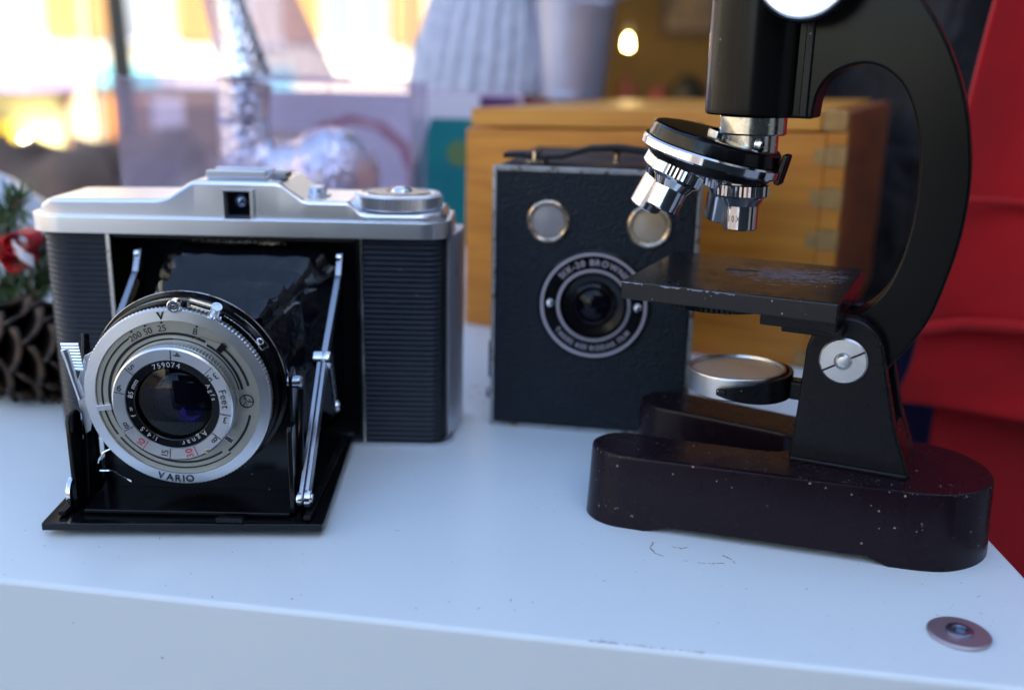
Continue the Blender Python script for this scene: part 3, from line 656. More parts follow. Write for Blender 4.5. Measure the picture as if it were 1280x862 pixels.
# lens and shutter
LX = T((-4.0, -69, 40.3)) @ RX(93)
sb = MB().lathe([(0, -10.5), (29.2, -10.5), (29.6, -10.1), (29.6, -9.6), (28.6, -9.4), (28.4, -5), (28.2, -4.7), (26.8, -4.3), (0, -4.3)], 96, LX @ T((.6, .8, 0))).build('shutter_housing', 'gloss', fc)
MB().lathe([(29.5, -10.5), (29.8, -10.2), (29.8, -9.9), (29.5, -9.6), (29.3, -10), (29.5, -10.5)], 96, LX @ T((.6, .8, 0))).build('housing_rim', 'wornmetal', sb)
ring = MB().lathe([(24.2, -2.5), (28.0, -2.5), (28.0, -.5), (27.6, 0), (24.4, .35), (24.2, 0), (24.2, -2.5)], 288, LX, knurl=.38, kr=(1, 2)).build('shutter_ring', 'ringmet', fc, smooth=20)
t1 = MB(); ring_text(t1, 'V', 3.3, 26.0, -6, .42, LX, bold=.015); ring_text(t1, 'VARIO', 3.2, 25.9, 186, .42, LX, out=False, bold=.015, gap=.16)
stuff(t1.build('lettering', 'black_ink', ring, smooth=0))
dial = MB().lathe([(17.0, -4.2), (24.19, -4.2), (24.19, -.35), (17.0, -.25)], 96, LX).build('dial_plate', 'dial', fc)
t2 = MB()
for s_, a in (('200', -29.5), ('50', -18.5), ('25', -7.5), ('B', 18)): ring_text(t2, s_, 2.7, 22.1, a, -.18, LX, gap=.08)
for a in (-30, -19, -7, 18): arc(t2, 23.5, 24.0, a - .7, a + .7, -.24, -.16, LX, 2)
stuff(t2.build('lettering', 'black_ink', dial, smooth=0))
gr = MB(); Z0, Z1 = -.27, -.15
arc(gr, 22.3, 22.75, 238, 325, Z0, Z1, LX, 40); arc(gr, 19.9, 20.7, 240, 325, Z0, Z1, LX, 40); arc(gr, 19.9, 20.7, -35, 28, Z0, Z1, LX, 30); arc(gr, 18.5, 18.8, 0, 80, Z0, Z1, LX, 30)
arc(gr, 21.3, 22.0, 40, 78, Z0, Z1, LX, 20); arc(gr, 19.3, 20.0, 30, 80, Z0, Z1, LX, 26); arc(gr, 18.4, 18.9, 285, 360, Z0, Z1, LX, 26)
arc(gr, 21.3, 22.0, 103, 140, Z0, Z1, LX, 20); arc(gr, 22.3, 22.7, 140, 235, Z0, Z1, LX, 50); arc(gr, 20.4, 21.0, 145, 235, Z0, Z1, LX, 50)
gr.build('groove', 'black_ink', dial, smooth=0)
EM = LX @ T((20.4 * math.sin(R(91)), 20.4 * math.cos(R(91)), -.2))
em = MB(); arc(em, 1.85, 2.15, 0, 359.9, 0, .12, EM, 30)
for a in (0, 120, 240): em.box(-.12, .2, 0, .12, 1.9, .12, EM @ RZ(a + 20))
text(em, 'A', .95, EM @ T((-.85, .75, .1))); text(em, 'G', .95, EM @ T((.95, .55, .1))); text(em, 'C', .95, EM @ T((.05, -1.1, .1)))
em.build('emblem', 'black_ink', dial, smooth=0)
def polar(r, deg, z): return LX @ T((r * math.sin(R(deg)), r * math.cos(R(deg)), z)) @ RZ(-deg)
MB().box(-.9, -2.2, 0, .9, 2.2, .9, polar(22.3, 262, -.2)).build('index_lug', 'ringmet', dial, bevel=.15)
MB().box(-.9, -1.6, 0, .9, 1.2, .8, polar(21.8, 41, -.2)).build('aperture_pointer', 'blackpaint', dial, bevel=.2)
MB().tube([polar(23, 41, .4) @ Vector((0, 0, 0)), polar(21.4, 24, .3) @ Vector((0, 0, 0)), polar(19.9, 17, .2) @ Vector((0, 0, 0))], .09, 5).build('hair_wire', 'twig', dial)
# focusing ring
fr = MB().lathe([(13.4, 3.8), (13.9, 5.0), (17.2, 5.2), (17.75, 4.7), (17.75, 3.4), (17.95, 3.2), (17.95, .4), (17.6, -.2), (13.4, -.2)], 220, LX, knurl=.18, kr=(5, 6)).build('focusing_ring', 'ringmet', fc, smooth=20)
fr2 = MB(); red = MB(); ZF = 5.24
def fnum(mb, s_, deg, r, size=2.9):
    a = R(deg); Xg = LX @ T((r * math.sin(a), r * math.cos(a), ZF)) @ RZ(-deg - 90)   # up points clockwise
    text(mb, s_, size, Xg)
for s_, a, r in (('4', 10, 15.9), ('3', 55, 16.4), ('5', 53, 14.4), ('3', 106, 15.8), ('8', 133, 15.8), ('15', 193, 15.6), ('8', 245, 15.7), ('6', 289, 15.8), ('5', 317, 15.8)): fnum(fr2, s_, a, r)
for s_, a in (('30', 166), ('10', 221)): fnum(red, s_, a, 15.6)
ring_text(fr2, 'Feet', 3.1, 15.7, 82, ZF, LX, gap=.12)
for a in (3, 46, 100, 128, 187, 240, 283, 311): arc(fr2, 13.9, 17.2, a - .35, a + .35, ZF - .02, ZF + .03, LX, 2)
for a in (158, 215): arc(red, 13.9, 17.2, a - .35, a + .35, ZF - .02, ZF + .03, LX, 2)
stuff(fr2.build('lettering', 'black_ink', fr, smooth=0)); lab(red.build('lettering', 'red_ink', fr, smooth=0), 'red engraved numbers')
MB().box(-.8, -1.8, 0, .8, 1.6, 1.0, polar(18.9, 125, 3.2)).build('stop_lug', 'chrome', fr, bevel=.2)
MB().lathe([(0, .5), (.6, .4), (.7, 0), (0, 0)], 12, polar(16.9, 148, 5.2)).build('set_screw', 'brass', fr)
# name ring and glass
nr = MB().lathe([(13.6, 4.62), (11.5, 4.5), (11.2, 4.2), (11.2, -3), (0, -3)], 96, LX).build('name_ring', 'gloss', fc)
t3 = MB()
def ntext(s_, deg, size=1.9, gap=.16): ring_text(t3, s_, size * 1.12, 12.45, deg, 4.68, LX, gap=gap)
ntext('759074', 356, 2.0, .2); ntext('85 mm', 293, 1.9, .12); ntext('f =', 258); ntext('1:4,5', 220, 1.9, .35); ntext('Agnar', 152, 2.1, .38); ntext('Agfa', 70, 1.7, .35)
stuff(t3.build('lettering', 'white_ink', nr, smooth=0))
MB().lathe([(11.2, 2.6), (10.9, 3.2), (8, 3.9), (5, 4.4), (2.5, 4.62), (0, 4.7)], 64, LX).build('front_glass', 'lensglass', fc)
MB().lathe([(11.0, -1.5), (9, 0.2), (6, 1.4), (3, 2.0), (0, 2.2)], 64, LX).build('inner_glass', 'lensdeep', fc)
MB().lathe([(4.5, 0), (3, .9), (1.4, 1.3), (0, 1.4)], 40, LX @ T((4.2, -5.6, .6)) @ RX(16) @ RY(12)).build('inner_glass', 'lens_reflection', fc)  # off-centre dome; its violet colour imitates a reflection in the lens
# fittings on the shutter rim
scw = MB().lathe([(0, .9), (.5, .9), (.6, .6), (1.1, .6), (1.2, .9), (1.7, .9), (2.0, .6), (2.0, -1.6), (0, -1.6)], 28, polar(28.9, 3, .3)).build('rim_screw', 'chrome', sb)
MB().lathe([(0, .8), (1.1, .8), (1.2, 1.0), (1.8, 1.0), (1.9, .6), (1.9, -4.4), (2.5, -4.6), (2.5, -5.2), (0, -5.2)], 28, polar(31.2, 25.5, -.5) @ RX(-62) @ Matrix.Diagonal((.85, .85, .85, 1))).build('cable_socket', 'chrome', sb)
MB().box(-3.4, -.3, -.4, 3.4, .3, 1.6, polar(30.2, 16, -3)).box(-3.4, -2.0, -.4, -2.8, .3, 1.6, polar(30.2, 16, -3)).box(-3.4, -2.2, -.4, 3.4, -1.6, .8, polar(30.2, 16, -3)).build('release_channel', 'oldchrome', sb, bevel=.12)
pl = MB()
for r0, r1, a0, a1 in ((28.6, 28.9, 30, 60), (30.9, 31.2, 34, 60)): arc(pl, r0, r1, a0, a1, -4.4, -4.0, LX, 16)
arc(pl, 28.6, 31.2, 59.5, 60.2, -4.4, -4.0, LX, 2); pl.build('guide_frame', 'oldchrome', sb)
MB().lathe([(0, .5), (.9, .35), (1.2, 0), (0, 0)], 16, polar(29.8, 55, -4.1)).build('guide_rivet', 'chrome', sb)
# cocking lever with ridged thumb piece
lv = MB(); LP = [(-29.3, -1), (-30.6, 5), (-31.5, 11), (-32.2, 14.5)]
lv.tube([LX @ Vector((x, y, -1.0)) for x, y in LP], [.9, .9, 1.2, 1.4], 8)
for k in range(9): lv.tube([LX @ Vector((-31.0 - .11 * k - 1.2, 8.6 + k * .95, -1.2 + .10 * k)), LX @ Vector((-31.0 - .11 * k + 3.4, 8.2 + k * .95, -1.4 - .05 * k))], .52, 6)
lv.build('cocking_lever', 'ringmet', fc)
MB().prism([(-31.5, 1.0), (-27.5, 12.0), (-24, 14), (-22, 14), (-28.4, -12), (-30.0, -13)], 'xy', -3.2, -2.7, LX).build('lever_plate', 'ringmet', fc, bevel=.15)
MB().tube([LX @ Vector(p) for p in ((-22.6, -17.6, -1.8), (-24.6, -18.4, -1.5), (-26.2, -20.6, -1.4), (-26.6, -22.2, -1.6))], .42, 8).build('release_wire', 'chrome', fc)
MB().tube([LX @ Vector(p) for p in ((-26.8, -25.2, -2.4), (-22.8, -25.0, -2.2), (-17.6, -28.6, -2.4))], .42, 8).build('release_wire', 'chrome', fc)

# ================================================================== BOX CAMERA
bc = thing('box_camera', 'black leather covered box camera with worn metal edges and two round windows', 'camera', (-8.3, 375.1, 0), -9.4)
BW, BH, BD = 77.0, 102.2, 108.0
MB().box(.6, .8, .6, BW - .6, BD, BH - .6).build('body', 'pebble', bc, bevel=.6)
MB().box(1.7, 0.0, 1.7, BW - 1.7, 1.0, BH - 1.7).build('front_panel', 'pebble', bc, bevel=.3)
e = .95
tr_ = MB(); tr_.box(0, -.25, BH - 1.9, BW, 2.4, BH); tr_.box(0, -.25, 0, BW, 2.4, 1.6)
tr_.box(0, -.25, 1.6, 1.5, 2.4, BH - 1.9); tr_.box(BW - 1.5, -.25, 1.6, BW, 2.4, BH - 1.9); tr_.build('edge_trim', 'wornmetal', bc, bevel=.35)
def front(x, z): return T((x, 0, z)) @ RX(90)
for x, z, l in ((21.2, 82.2, 'left round viewfinder window with coppery rim'), (58.6, 82.0, 'right round viewfinder window with brassy rim')):
    f_ = MB().lathe([(5.9, -.1), (6.3, .9), (7.2, 1.5), (7.9, 1.0), (8.2, 0), (5.9, -.1)], 48, front(x, z)).build('window_rim', 'brass', bc)
    lab(f_, l)
    MB().lathe([(0, .9), (3, .8), (6.0, .3), (6.0, -.1), (0, -.1)], 40, front(x, z)).build('window_glass', 'frost' if x < 40 else 'frost2', f_)
FP = front(39.4, 51.2)
fp = MB().lathe([(0, -.2), (21.2, -.2), (21.2, .8), (20.6, 1.4), (13.2, 1.4), (12.6, 1.0), (12.6, -.1)], 96, FP).build('lens_plate', 'gloss', bc)
for r in (19.6, 13.4): MB().lathe([(r - .55, 1.3), (r - .5, 1.75), (r + .5, 1.75), (r + .55, 1.3), (r - .55, 1.3)], 96, FP).build('plate_ring', 'lilac_ink', fp)
for a in (270, 90): MB().lathe([(0, 1.2), (1.0, .9), (1.7, 0), (0, 0)], 20, FP @ T((16.6 * math.sin(R(a)), 16.6 * math.cos(R(a)), 1.4))).build('plate_pin', 'chrome', fp)
t4 = MB(); ring_text(t4, 'SIX-20 BROWNIE', 3.2, 16.5, 0, 1.5, FP, gap=.16, bold=.02); ring_text(t4, 'TAKES 620 KODAK FILM', 2.5, 16.5, 180, 1.5, FP, out=False, gap=.14, bold=.015); stuff(t4.build('lettering', 'lilac_ink', fp, smooth=0))
MB().lathe([(12.5, 1.0), (11.5, -1.5), (8.4, -2.0), (8.4, -.5), (7.4, .2), (7.0, -.6), (7.0, -2)], 64, FP @ T((0, 0, 2.2))).build('lens_well', 'gloss', fp)
MB().lathe([(8.4, .3), (8.0, .9), (7.2, .9), (6.9, .4), (8.4, .3)], 48, FP @ T((0, 0, .9))).build('lens_rim', 'wornmetal', fp)
MB().lathe([(0, 2.4), (3, 2.1), (5.5, 1.3), (7.0, .2), (0, .2)], 48, FP).build('lens', 'lensdeep', fp)
# strap handle
hp = [(-1, 20, 104.6), (6, 20, 105.0), (14, 20, 104.2), (22, 20, 105.0), (32, 20, 108.0), (42, 20, 108.6), (52, 20, 107.6), (60, 20, 104.6), (68, 20, 103.6)]
hb = MB()
vs = []; fs = []
for x, y, z in hp: vs += [(x + 2.0, y - 6, z - 1.0), (x + 2.0, y + 6, z - 1.0), (x + 2.0, y + 6, z + 1.0), (x + 2.0, y - 6, z + 1.0)]
for i in range(len(hp) - 1):
    for j in range(4): fs.append((i * 4 + j, i * 4 + (j + 1) % 4, (i + 1) * 4 + (j + 1) % 4, (i + 1) * 4 + j))
fs += [(0, 1, 2, 3), tuple(len(vs) - 4 + j for j in (3, 2, 1, 0))]
hb.add(vs, fs); hb.build('strap', 'matteblack', bc, bevel=.6)
for x in (10, 62): MB().box(x, 12, BH, x + 7, 28, BH + 1.2).tube([(x + 3.5, 13, BH), (x + 3.5, 13, BH + 4), (x + 3.5, 27, BH + 4), (x + 3.5, 27, BH)], .7, 6).build('strap_loop', 'brass', bc)
MB().lathe([(0, 5.4), (2, 5.2), (2.4, 4.6), (1.2, 3.6), (1.2, 0), (0, 0)], 18, T((44, 24, BH))).build('strap_stud', 'brass', bc)
# side fittings seen at the left edge
MB().box(-1.4, 12, 38, .5, 26, 52).build('side_frame', 'blackpaint', bc, bevel=.5)
MB().box(-1.8, 5, 18, .5, 20, 33).build('shutter_slide', 'blackpaint', bc, bevel=.5)
MB().lathe([(0, 3.2), (1.8, 3.1), (2.6, 2.2), (2.6, 1.4), (1.0, 1.0), (1.0, -1), (0, -1)], 20, T((0, 9, 10.5)) @ RY(-90)).build('side_knob', 'wornmetal', bc)
MB().box(-.9, 40, 20, .7, 90, 84).build('side_cover', 'pebble', bc, bevel=.4)

# ================================================================== WOODEN BOX
wb = thing('wooden_box', 'orange pine box with finger joints behind the microscope', 'box', (-27.5, 536, 0), -23.7)
WW, WD, WH = 193., 258., 117.
MB().prism([(1, .3), (WW - 9, .3), (WW - 9, 111.2), (1, 106)], 'xz', 0, 8).build('front_board', 'woodfront', wb, bevel=.8)
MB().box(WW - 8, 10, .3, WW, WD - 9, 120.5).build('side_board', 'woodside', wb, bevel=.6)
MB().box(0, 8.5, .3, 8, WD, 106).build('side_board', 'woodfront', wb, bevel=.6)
MB().box(8.5, WD - 8, .3, WW - 8.5, WD, 106).build('back_board', 'woodfront', wb, smooth=0)
zz = .4; k = 0
while zz < 111:
    h_ = min(9.6, 112 - zz)
    if k % 2: MB().box(WW - 8.9, .1, zz, WW - .15, 9.9, zz + h_ - .2).build('finger_joint', 'woodfront', wb, bevel=.3)
    else: MB().box(WW - 8.9, -.15, zz, WW + .1, 9.9, zz + h_ - .2).build('finger_joint', 'endgrain', wb, bevel=.3)
    if k % 2 == 0 and zz < 104: MB().box(WW - 14.0, -.35, zz + .6, WW - 9.0, 2, zz + h_ - 1.2).build('finger_joint', 'endgrain', wb, bevel=.2)
    zz += 9.6; k += 1
lid = MB().prism([(3.5, 107.0), (WW - 12, 111.9), (WW - 12, 121.2), (3.5, WH - .5)], 'xz', .6, WD - 6).build('lid', 'woodlid', wb, bevel=1.0)
MB().box(WW - 11.6, .3, 112.4, WW - 1, 9.9, 121.6).build('lid_end', 'endgrain', wb, bevel=.5)
MB().lathe([(0, .6), (1.4, .5), (1.8, 0), (0, 0)], 16, T((125, .6, 112)) @ RX(90)).build('nail', 'post', lid)
MB().lathe([(0, .6), (1.2, .5), (1.5, 0), (0, 0)], 16, T((100, 0, 100)) @ RX(90)).build('nail', 'post', wb)

# ================================================================== MICROSCOPE
ms = thing('microscope', 'black microscope with chrome turret on a notched horseshoe base', 'microscope', (102.8, 292.3, 0), -25)
# base outline (symmetric horseshoe, axis along local x)
def rnd(cx, cy, r, a0, a1, n=10): return [(cx + r * math.cos(R(a0 + (a1 - a0) * i / n)), cy + r * math.sin(R(a0 + (a1 - a0) * i / n))) for i in range(n + 1)]
half = []
half += [(44.6 - .0, 0)]
half += rnd(26.5, 3.0 * 0 + 0, 18.4 + 3.4, 0, 0, 1)[:0]
out_ = [(44.6, 0), (44.2, 4), (42.6, 9), (39.6, 14), (35.0, 18.6), (29.4, 21.3), (20, 23.2), (-20, 29.3), (-58, 35.1), (-62, 35.3), (-67, 33.6), (-71.0, 29.6), (-72.4, 25), (-71.4, 20.0), (-68.4, 16.0), (-64, 13.9), (-58, 13.6), (-40, 11.6), (-22, 9.6), (-17.5, 8.2), (-14.6, 5.2), (-13.4, 0)]
outline = out_ + [(x, -y) for x, y in out_[::-1][1:-1]]
def smoothp(P, it=2):
    for _ in range(it):
        Q = []
        for i in range(len(P)):
            a = P[i]; b = P[(i + 1) % len(P)]; Q += [(a[0] * .75 + b[0] * .25, a[1] * .75 + b[1] * .25), (a[0] * .25 + b[0] * .75, a[1] * .25 + b[1] * .75)]
        P = Q
    return P
ol = smoothp(outline, 2)
# shrink/grow for draft: offset by normal
def offs(P, d):
    Q = []
    n = len(P)
    for i in range(n):
        a = Vector(P[i - 1]); b = Vector(P[(i + 1) % n]); t_ = (b - a).normalized(); nn = Vector((t_.y, -t_.x)); Q.append((P[i][0] + nn.x * d, P[i][1] + nn.y * d))
    return Q
def cleararea(x): return -47 < x < 17
bb = MB(); n = len(ol); lv_ = []
for d, z in ((1.0, 0), (.4, 12), (0, 22.2), (-.35, 23.1), (-1.1, 23.5)):
    q = offs(ol, d)
    for (x, y) in q:
        zz = z
        if z == 0:
            # arch cut under the long sides
            s_ = min(1, max(0, (x + 48) / 4)) * min(1, max(0, (18 - x) / 4)); s_ = s_ * s_ * (3 - 2 * s_)
            zz = 2.4 * s_
        lv_.append((x, y, zz))
fs = []
for r in range(4):
    for i in range(n): fs.append((r * n + i, r * n + (i + 1) % n, (r + 1) * n + (i + 1) % n, (r + 1) * n + i))
fs.append(tuple(range(4 * n, 5 * n))); bb.add(lv_, fs)
bb.build('base', 'baseblack', ms, smooth=40)
fk_ = MB(); random.seed(11)
for i in range(420):
    j = random.randrange(n); a = Vector(ol[j - 1]); b = Vector(ol[(j + 1) % n]); t_ = (b - a).normalized(); nn = Vector((t_.y, -t_.x))
    if ol[j][1] > 4: continue
    p = Vector(ol[j]).lerp(Vector(ol[(j + 1) % n]), random.random())
    z = random.choice((22.9, 22.6, random.uniform(3, 22), random.uniform(3, 12), random.uniform(3, 8))) + random.gauss(0, .25)
    z = max(3.2, z); d = (.4 + .6 * (1 - z / 12) if z < 12 else .4 * (1 - (z - 12) / 10.2)) if z < 22.2 else -.25 * (z - 22.2)
    r_ = min(.5, random.expovariate(7) + .05); q = Vector((p.x + nn.x * (d + .01), p.y + nn.y * (d + .01), z)); tt = Vector((t_.x, t_.y, 0)); uu = Vector((0, 0, 1)); ang = random.uniform(0, 3.1)
    P5 = [q + (tt * math.cos(ang + k * 1.2566) * 1.3 + uu * math.sin(ang + k * 1.2566)) * r_ * random.uniform(.5, 1) for k in range(5)] + [q + Vector((nn.x, nn.y, 0)) * .05]
    fk_.add(P5, [(k, (k + 1) % 5, 5) for k in range(5)])
for i in range(260):
    x, y = random.uniform(-66, 40), random.gauss(-22, 5)
    if abs(y) > 33 - max(0, (x + 10)) * .28 or (abs(y) < 12 + 0 and x < -10) or (-16 < x < 24 and abs(y) < 15.5): continue
    r_ = min(.3, random.expovariate(14) + .04)
    fk_.add([(x + r_ * math.cos(k * 1.2566) , y + r_ * math.sin(k * 1.2566) * random.uniform(.5, 1), 23.51) for k in range(5)] + [(x, y, 23.6)], [(k, (k + 1) % 5, 5) for k in range(5)])
stuff(fk_.build('paint_chips', mat('chipped_paint', (.24, .19, .16), .7), ms, smooth=0))
# pillar: two cheeks joined at the foot
def pill(o): 
    P = [(-13 - o, 23.2), (-12 - o, 40), (-11.2 - o, 56)]
    P += [(0.0 + (11.2 + o) * math.cos(R(a)), 57.0 + (12.6 + o) * math.sin(R(a))) for a in range(176, 14, -9)]
    P += [(12.6 + o, 52), (16.2 + o, 38), (21.8 + o, 23.2)]
    return P
pr = MB().prism(pill(0), 'xz', -13.4, -7.8).prism(pill(0), 'xz', 7.8, 13.4)
pr.prism([(-13, 23.2), (-12.4, 34), (16.5, 36), (21.6, 23.2)], 'xz', -7.8, 7.8)
pil = pr.build('pillar', 'blackpaint', ms, bevel=.9, seg=3)
MB().prism([(-12.6, 23.3), (21.0, 23.3), (20.6, 24.8), (-12.5, 24.8)], 'xz', -14.3, -13.2).build('pillar_foot', 'blackpaint', pil, bevel=.6, seg=3)
pv = MB().lathe([(0, 2.0), (1.6, 1.7), (2.3, .9), (2.5, .6), (2.6, 1.0), (6.4, .9), (6.9, .4), (6.9, -.3), (0, -.3)], 64, T((-.2, -13.5, 56.6)) @ RX(90))
pv = pv.build('pivot_disc', 'satin2', ms)
MB().box(2.6, -.28, .9, 6.8, .28, 1.12, T((-.2, -13.5, 56.6)) @ RX(90) @ RZ(32)).box(-6.8, -.28, .9, -2.6, .28, 1.12, T((-.2, -13.5, 56.6)) @ RX(90) @ RZ(32)).build('slot', 'black_ink', pv, smooth=0)
MB().lathe([(0, 1.2), (6.4, .9), (6.9, -.3), (0, -.3)], 48, T((-.2, 13.5, 56.6)) @ RX(-90)).build('pivot_disc', 'satin2', ms)
# arm
inner = [(-16.6, 124.6), (-16.2, 130), (-14.6, 134.4), (-11.8, 137.4), (-7.7, 139.4), (-3.2, 140.0), (1.3, 138.7), (5.9, 135.1), (9.2, 129.7), (11.6, 122.9), (13.0, 115.7), (13.5, 105), (13.1, 96), (11.5, 86.2), (8.4, 77.5), (4.0, 71.6), (-1.5, 68.0), (-6.5, 66.4)]
outer = [(-6.5, 50), (0, 46), (7, 48), (13.6, 56.6), (20.7, 69.0), (24.3, 82.0), (26.5, 95.2), (26.9, 108.9), (25.6, 119.6), (23.2, 130.1), (19.2, 140.5), (14.8, 148.7), (9.0, 156.9), (1, 165), (-10, 171), (-22, 173), (-30, 172), (-30, 124.6)]
def crom(P, k=4):
    Q = []
    for i in range(len(P) - 1):
        p0, p1, p2, p3 = [Vector(P[min(max(j, 0), len(P) - 1)]) for j in (i - 1, i, i + 1, i + 2)]
        for j in range(k):
            t = j / k; Q.append(tuple(.5 * ((2 * p1) + (p2 - p0) * t + (2 * p0 - 5 * p1 + 4 * p2 - p3) * t * t + (3 * p1 - p0 - 3 * p2 + p3) * t ** 3)))
    return Q + [P[-1]]
MB().prism(crom(inner) + crom(outer[:-1]) + outer[-1:], 'xz', -7.2, 7.2).build('arm', 'blackarm', ms, bevel=2.0, seg=3)
MB().box(-9.5, -6.8, 50, -.5, 6.8, 67.2).build('arm_lug', 'blackpaint', ms, bevel=1.2)
# tube
TX = T((-35.0, 0, 0))
MB().lathe([(0, 124.9), (13.8, 124.9), (14.5, 125.4), (14.6, 127), (14.6, 190), (13.8, 191), (13.8, 214), (0, 214)], 96, TX).build('tube', 'blackarm', ms)
MB().lathe([(14.4, 236), (11, 238), (11, 214), (0, 214)], 48, TX).lathe([(0, 238), (7, 238), (8, 242), (14.2, 242), (14.6, 236)], 48, TX).build('eyepiece', 'gloss', ms)
MB().box(-20.6, -8.2, 125.0, -18.2, 8.2, 176).build('rack_guide', 'blackpaint', ms, bevel=.5)
# focus knob disc
KX = T((-19.6, -23.5, 163.7)) @ RX(90)
kd = MB().lathe([(0, 2.2), (12.4, 2.2), (13.3, 1.5), (13.7, .8), (13.7, -2.6), (13.0, -3.0), (0, -3.0)], 160, KX, knurl=.4, kr=(3, 4)).build('focus_knob', 'blackpaint', ms, smooth=20)
MB().lathe([(0, 2.6), (12.2, 2.6), (12.7, 2.2), (12.7, 2.0), (0, 2.0)], 96, KX).build('knob_face', 'satin', kd)
MB().lathe([(4.5, 0), (4.5, 17), (0, 17)], 32, KX @ T((0, 0, -19.5))).build('knob_shaft', 'chrome', kd)
kd2 = MB().lathe([(0, 2.2), (12.4, 2.2), (13.7, .8), (13.7, -2.6), (0, -3.0)], 160, T((-19.6, 23.5, 163.7)) @ RX(-90), knurl=.4, kr=(2, 3)).build('focus_knob', 'blackpaint', ms, smooth=20)
# nose collars
MB().lathe([(0, 125), (9.6, 125), (9.9, 124.6), (9.9, 119.9), (9.5, 119.4), (7.8, 119.3), (7.8, 112), (0, 112)], 72, TX @ T((0, 0, -.2))).build('nose_collar', 'oldchrome', ms)
MB().lathe([(0, 1.6), (1.1, 1.3), (1.7, .5), (1.8, 0), (0, 0)], 24, T((-31.0, -7.0, 116.6)) @ RX(90)).build('collar_screw', 'chrome', ms)
# turret, axis tilted
NX = T((-46.2, 0, 114.6)) @ RY(14)
tu = MB().lathe([(0, 4.2), (17.6, 4.2), (19.2, 3.9), (20.0, 3.2), (20.6, .4), (20.6, -.2), (0, -.2)], 96, NX).build('turret_top', 'gloss', ms)
MB().lathe([(0, -.4), (21.6, -.4), (22.2, -.9), (22.2, -3.0), (21.6, -3.6), (0, -3.6)], 96, NX).build('turret_rim', 'chrome', tu)
MB().lathe([(20, -3.6), (18.5, -6.0), (14, -7.2), (0, -7.2)], 72, NX).build('turret_underside', 'blackpaint', tu)
MB().lathe([(3.4, 0), (3.4, 1.2), (2.4, 1.8), (0, 1.8)], 24, NX @ T((0, 0, 4.2))).build('turret_screw', 'chrome', tu)
MB().box(20.9, -3.4, -4.6, 22.8, 3.4, 4.6, NX).build('turret_stop', 'gloss', tu, bevel=.5)
def objective(az, long_, eng=None):
    """az: position on the turret, degrees from +x; barrel hangs along the cone"""
    A = NX @ RZ(az) @ T((11.4, 0, -5.6)) @ RY(-14) @ RZ(-az)
    ob = MB().lathe([(0, 0), (6.4, 0), (6.4, -2.0), (7.9, -2.3), (7.9, -5.4), (7.3, -5.8), (6.4, -6.4), (5.2, -8.6), (5.15, -9.0), (5.15, -9.0 - long_), (4.8, -9.4 - long_), (2.6, -9.4 - long_), (2.2, -8.6 - long_), (0, -8.6 - long_)], 72, A, knurl=.32, kr=(3, 4)).build('objective', 'chrome', ms, smooth=20)
    MB().lathe([(2.3, 0), (1.5, -.4), (0, -.5)], 24, A @ T((0, 0, -8.6 - long_))).build('front_lens', 'lensdeep', ob)
    if eng:
        t = MB()
        for i, ch in enumerate(eng):
            g_ = glyph(ch)[2]; a = -104 + (-15, 0, 17)[i]
            text(t, ch, 2.9, A @ RZ(a + 90) @ T((0, -5.21, -12.3)) @ RX(90), sx=.62)
        stuff(t.build('lettering', 'black_ink', ob, smooth=0))
    return ob
objective(0, 6.6, '10X')
objective(-118, 6.0)
objective(180, 9.5)
objective(70, 8.0)
# stage
sg = MB().box(-64.4, -28.5, 70.8, -1.4, 30, 76.4).build('stage', 'stageblack', ms, bevel=.5)
boolean(sg, MB().lathe([(0, 60), (4.0, 60), (4.0, 90), (0, 90)], 32, TX)) if False else None
MB().box(-23, -26, 67.4, -1.6, 26, 70.7).build('stage_plate', 'blackpaint', ms, bevel=.5)
MB().box(-17.8, -20, 64.6, -.5, 20, 67.3).build('stage_bracket', 'blackpaint', ms, bevel=.5)
MB().lathe([(0, 70.7), (19.5, 70.7), (20, 70.4), (20, 69.0), (19.5, 68.8), (0, 68.8)], 160, T((-40, -6, 0)), knurl=.35, kr=(2, 3)).build('aperture_wheel', 'blackpaint', ms, smooth=20)
MB().box(-5, -.9, 76.3, 5, .9, 76.5, T((-36, 6, 0)) @ RZ(12)).build('clip_slot', 'matteblack', sg)
scr = MB()
random.seed(3)
for i in range(420):
    cx, cy = random.gauss(-20, 9), random.gauss(6, 6)
    if i < 300: a = random.gauss(.25, .35); l_ = random.uniform(.6, 3.4)
    else: a = random.uniform(0, 3.1); l_ = random.uniform(.3, 1.2)
    if not -62 < cx < -4: continue
    w_ = random.uniform(.06, .28); dx, dy = math.cos(a) * l_, math.sin(a) * l_; nx, ny = -math.sin(a) * w_, math.cos(a) * w_
    scr.add([(cx - dx, cy - dy, 76.42), (cx + nx, cy + ny, 76.42), (cx + dx, cy + dy, 76.42), (cx - nx, cy - ny, 76.42)], [(0, 1, 2, 3)])
for i in range(26):
    cx = random.uniform(-63, -30); l_ = random.uniform(.3, 2.2)
    scr.add([(cx - l_, -28.53, 76.0), (cx, -28.53, 75.8 - random.random() * .5), (cx + l_, -28.53, 76.0), (cx, -28.53, 76.1)], [(0, 1, 2, 3)])
o = scr.build('scratches', 'scratch', sg, smooth=0); o['kind'] = 'stuff'
